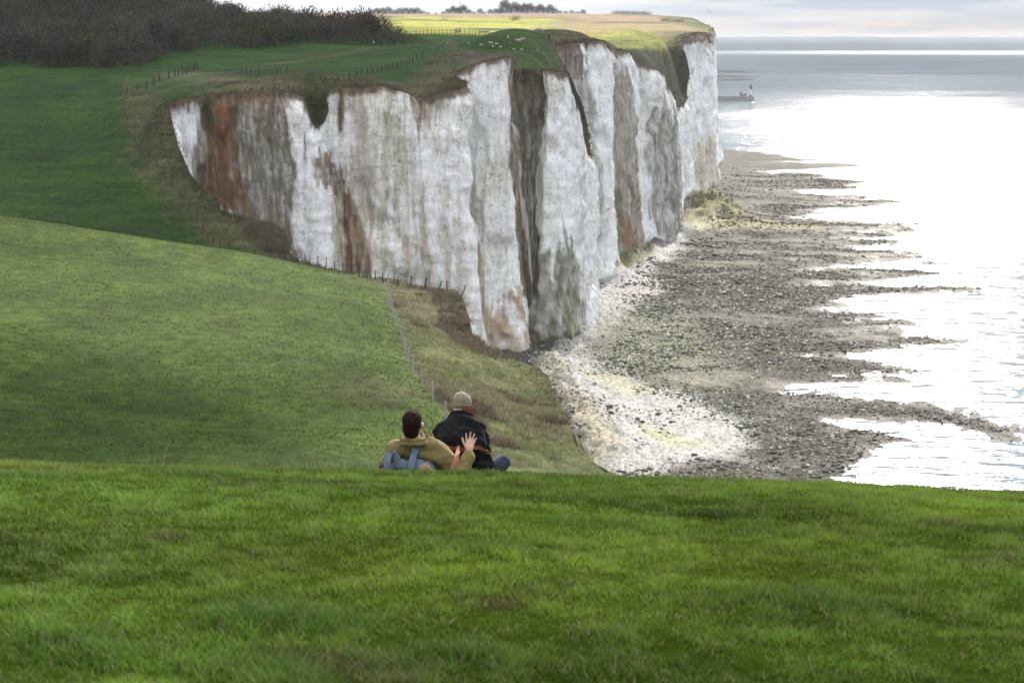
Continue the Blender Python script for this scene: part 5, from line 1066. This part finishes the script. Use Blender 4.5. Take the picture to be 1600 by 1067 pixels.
hairc = [[q(-.078, .0, -.0, .022), q(-.086, .01, -.045, .016)], [q(-.02, -.095, -.03, .016), q(.03, -.095, -.035, .024), q(.07, -.08, -.02, .024)], [q(.082, -.01, -.0, .022), q(.09, -.03, -.04, .022)], [q(.03, -.09, -.035, .026), q(.05, -.10, -.05, .034), q(.075, -.10, -.075, .034), q(.105, -.10, -.10, .022), q(.125, -.10, -.115, .012)], [q(.075, -.04, -.01, .028), q(.085, -.08, -.05, .034), q(.07, -.10, -.10, .030), q(.06, -.10, -.13, .016)], [q(.09, -.085, -.05, .026), q(.13, -.09, -.085, .02), q(.16, -.09, -.10, .010)]]
hw = body_mesh('hair', hairc, M_hairf, .005, wm, 2); crease(hw, .005, 45, 61)
# loose strands
V, F = [], []
for i in range(260):
    b = Vector(q(rng.uniform(.02, .10), rng.uniform(-.12, -.08), rng.uniform(-.09, -.02), .01)[:3]); d1 = Vector((rng.uniform(.01, .07), rng.uniform(-.02, .02), rng.uniform(-.06, .005))); tpt = b+d1; mid = b+d1*.5+Vector((0, 0, .008)); k = len(V); s_ = Vector((0, 0, .0014)); V += [tuple(b-s_), tuple(b+s_), tuple(mid+s_), tuple(mid-s_), tuple(tpt)]; F += [(k, k+1, k+2, k+3), (k+3, k+2, k+4, k+4)]
F = [f if f[2] != f[3] else f[:3]+(f[0],) for f in F]
me = bpy.data.meshes.new('loose_hair'); me.from_pydata(V, [], [f if len(set(f)) == 4 else tuple(dict.fromkeys(f)) for f in F]); me.materials.append(M_hairf); link(bpy.data.objects.new('loose_hair', me), wm)
def bristle(name, src, n, ln, mat, parent, seed, zmin=-9):
    rg = np.random.default_rng(seed); me_ = src.data; vs_ = me_.vertices; V, F = [], []; ids = rg.integers(0, len(vs_), n)
    for i in ids:
        p_, nn_ = vs_[i].co, vs_[i].normal
        if p_.z < zmin: continue
        d_1 = (nn_+Vector(rg.normal(0, .5, 3))+Vector((0, 0, -.4))).normalized()*ln*rg.uniform(.5, 1.2); s_1 = nn_.cross(Vector(rg.normal(0, 1, 3))).normalized()*.0012; k = len(V)
        V += [tuple(p_-s_1), tuple(p_+s_1), tuple(p_+d_1)]; F.append((k, k+1, k+2))
    npmesh(name, V, np.array(F), mat, parent=parent)
bristle('hair_tips', hm, 2600, .011, M_hairm, man, 5); bristle('hair_tips', hw, 1500, .03, M_hairf, wm, 6)
sc2 = [tuple(Vector(q(math.cos(b)*.0925*.98, -.02+math.sin(b)*.0, .04+math.sin(b)*.106, .01)[:3])+Vector((0, -.002, 0))) for b in np.linspace(.1, 3.04, 12)]
ribbon('cap_seam', [Vector(q(0.0, -.02-math.cos(b)*.106, .04+math.sin(b)*.106, .01)[:3]) for b in np.linspace(.05, 1.5, 8)], .006, .002, M_tan, wm)
ribbon('cap_band', [Vector(q(math.sin(a)*.0945, -.012-math.cos(a)*.106, .012, .01)[:3]) for a in np.linspace(-1.3, 1.3, 11)], .018, .003, M_tan, wm)
# ---- leather strap and bag on the woman
dgx = bpy.context.evaluated_depsgraph_get(); bv = BVHTree.FromObject(jw, dgx)
bg0 = empty('shoulder_bag', L0); tag(bg0, 'black bag with a tan leather strap and buckle slung across the woman\'s back', 'bag')
ribbon('strap', [W(675, 680, 14.6), W(684, 690, 14.5), W(696, 696.5, 14.4), W(708, 700, 14.35), W(720, 702, 14.35), W(734, 700.5, 14.35), W(746, 700, 14.35), W(756, 703, 14.45), W(764, 712, 14.6)], .030, .006, M_leather, bg0, bv, .010)
ribbon('hanging_strap', [W(717.5, 698, 14.29), W(715.5, 705, 14.12), W(711.5, 718, 14.00), W(706.5, 731, 13.95), W(702.5, 748, 13.92)], .040, .006, M_leather, bg0, facing=(0.15, -1, .1))
bk = ribbon('buckle', [W(711, 700.5, 14.265), W(720, 701.5, 14.265)], .036, .004, M_brass, bg0)
bb = body_mesh('bag_body', [[W(748, 728, 14.42, .06), W(766, 732, 14.46, .06), W(768, 752, 14.5, .06), W(745, 752, 14.45, .07)], [W(762, 712, 14.48, .025), W(766, 726, 14.46, .04)]], M_black, .008, bg0, 2); crease(bb, .007, 22, 71)
# ---- backpack lying against the man's back
L1 = (P(643, 742, 13.9)[0], 13.92, gz(P(643, 742, 13.9)[0], 13.92)); W = Frame(L1)
bp = empty('backpack', L1); tag(bp, 'blue-grey canvas backpack with padded straps lying against the man\'s back', 'backpack')
b1 = body_mesh('pack_body', [[W(613, 736, 13.93, .055, (1, .9, .8)), W(626, 733, 13.94, .072), W(645, 732, 13.95, .078), W(665, 735, 13.96, .068)], [W(612, 748, 13.93, .07), W(645, 750, 13.94, .09), W(678, 748, 13.96, .06)]], M_bp, .008, bp, 2); crease(b1, .016, 12, 81); crease(b1, .004, 40, 82)
ribbon('shoulder_strap', [W(607, 742, 13.84), W(605.5, 727, 13.86), W(607, 714, 13.90), W(612, 709, 13.93), W(618, 712, 13.92), W(623, 721, 13.88), W(626, 731, 13.86)], .058, .014, M_bp, bp, facing=(-.4, -1, .25))
ribbon('shoulder_strap', [W(641, 734, 13.845), W(643, 724, 13.88), W(646, 713, 13.93), W(648.5, 704, 13.97), W(649.5, 703, 14.02)], .058, .014, M_bp, bp)
pk = body_mesh('pocket', [[W(657, 737, 13.89, .045), W(664, 733, 13.90, .052), W(672, 740, 13.90, .045)], [W(652, 745, 13.88, .045), W(682, 748, 13.90, .04)]], M_tan, .008, bp, 2); crease(pk, .005, 25, 85)
ribbon('webbing', [W(652, 706, 13.99), W(654, 718, 13.98), W(668, 728, 13.95), W(684, 742, 13.92)], .022, .005, M_bpd, bp)
body_mesh('buckle', [[W(594, 728, 13.9, .012), W(600, 726, 13.9, .013), W(606, 727, 13.9, .010)], [W(594, 724, 13.9, .008), W(595, 731, 13.9, .008)]], M_pl, .004, bp, 1)
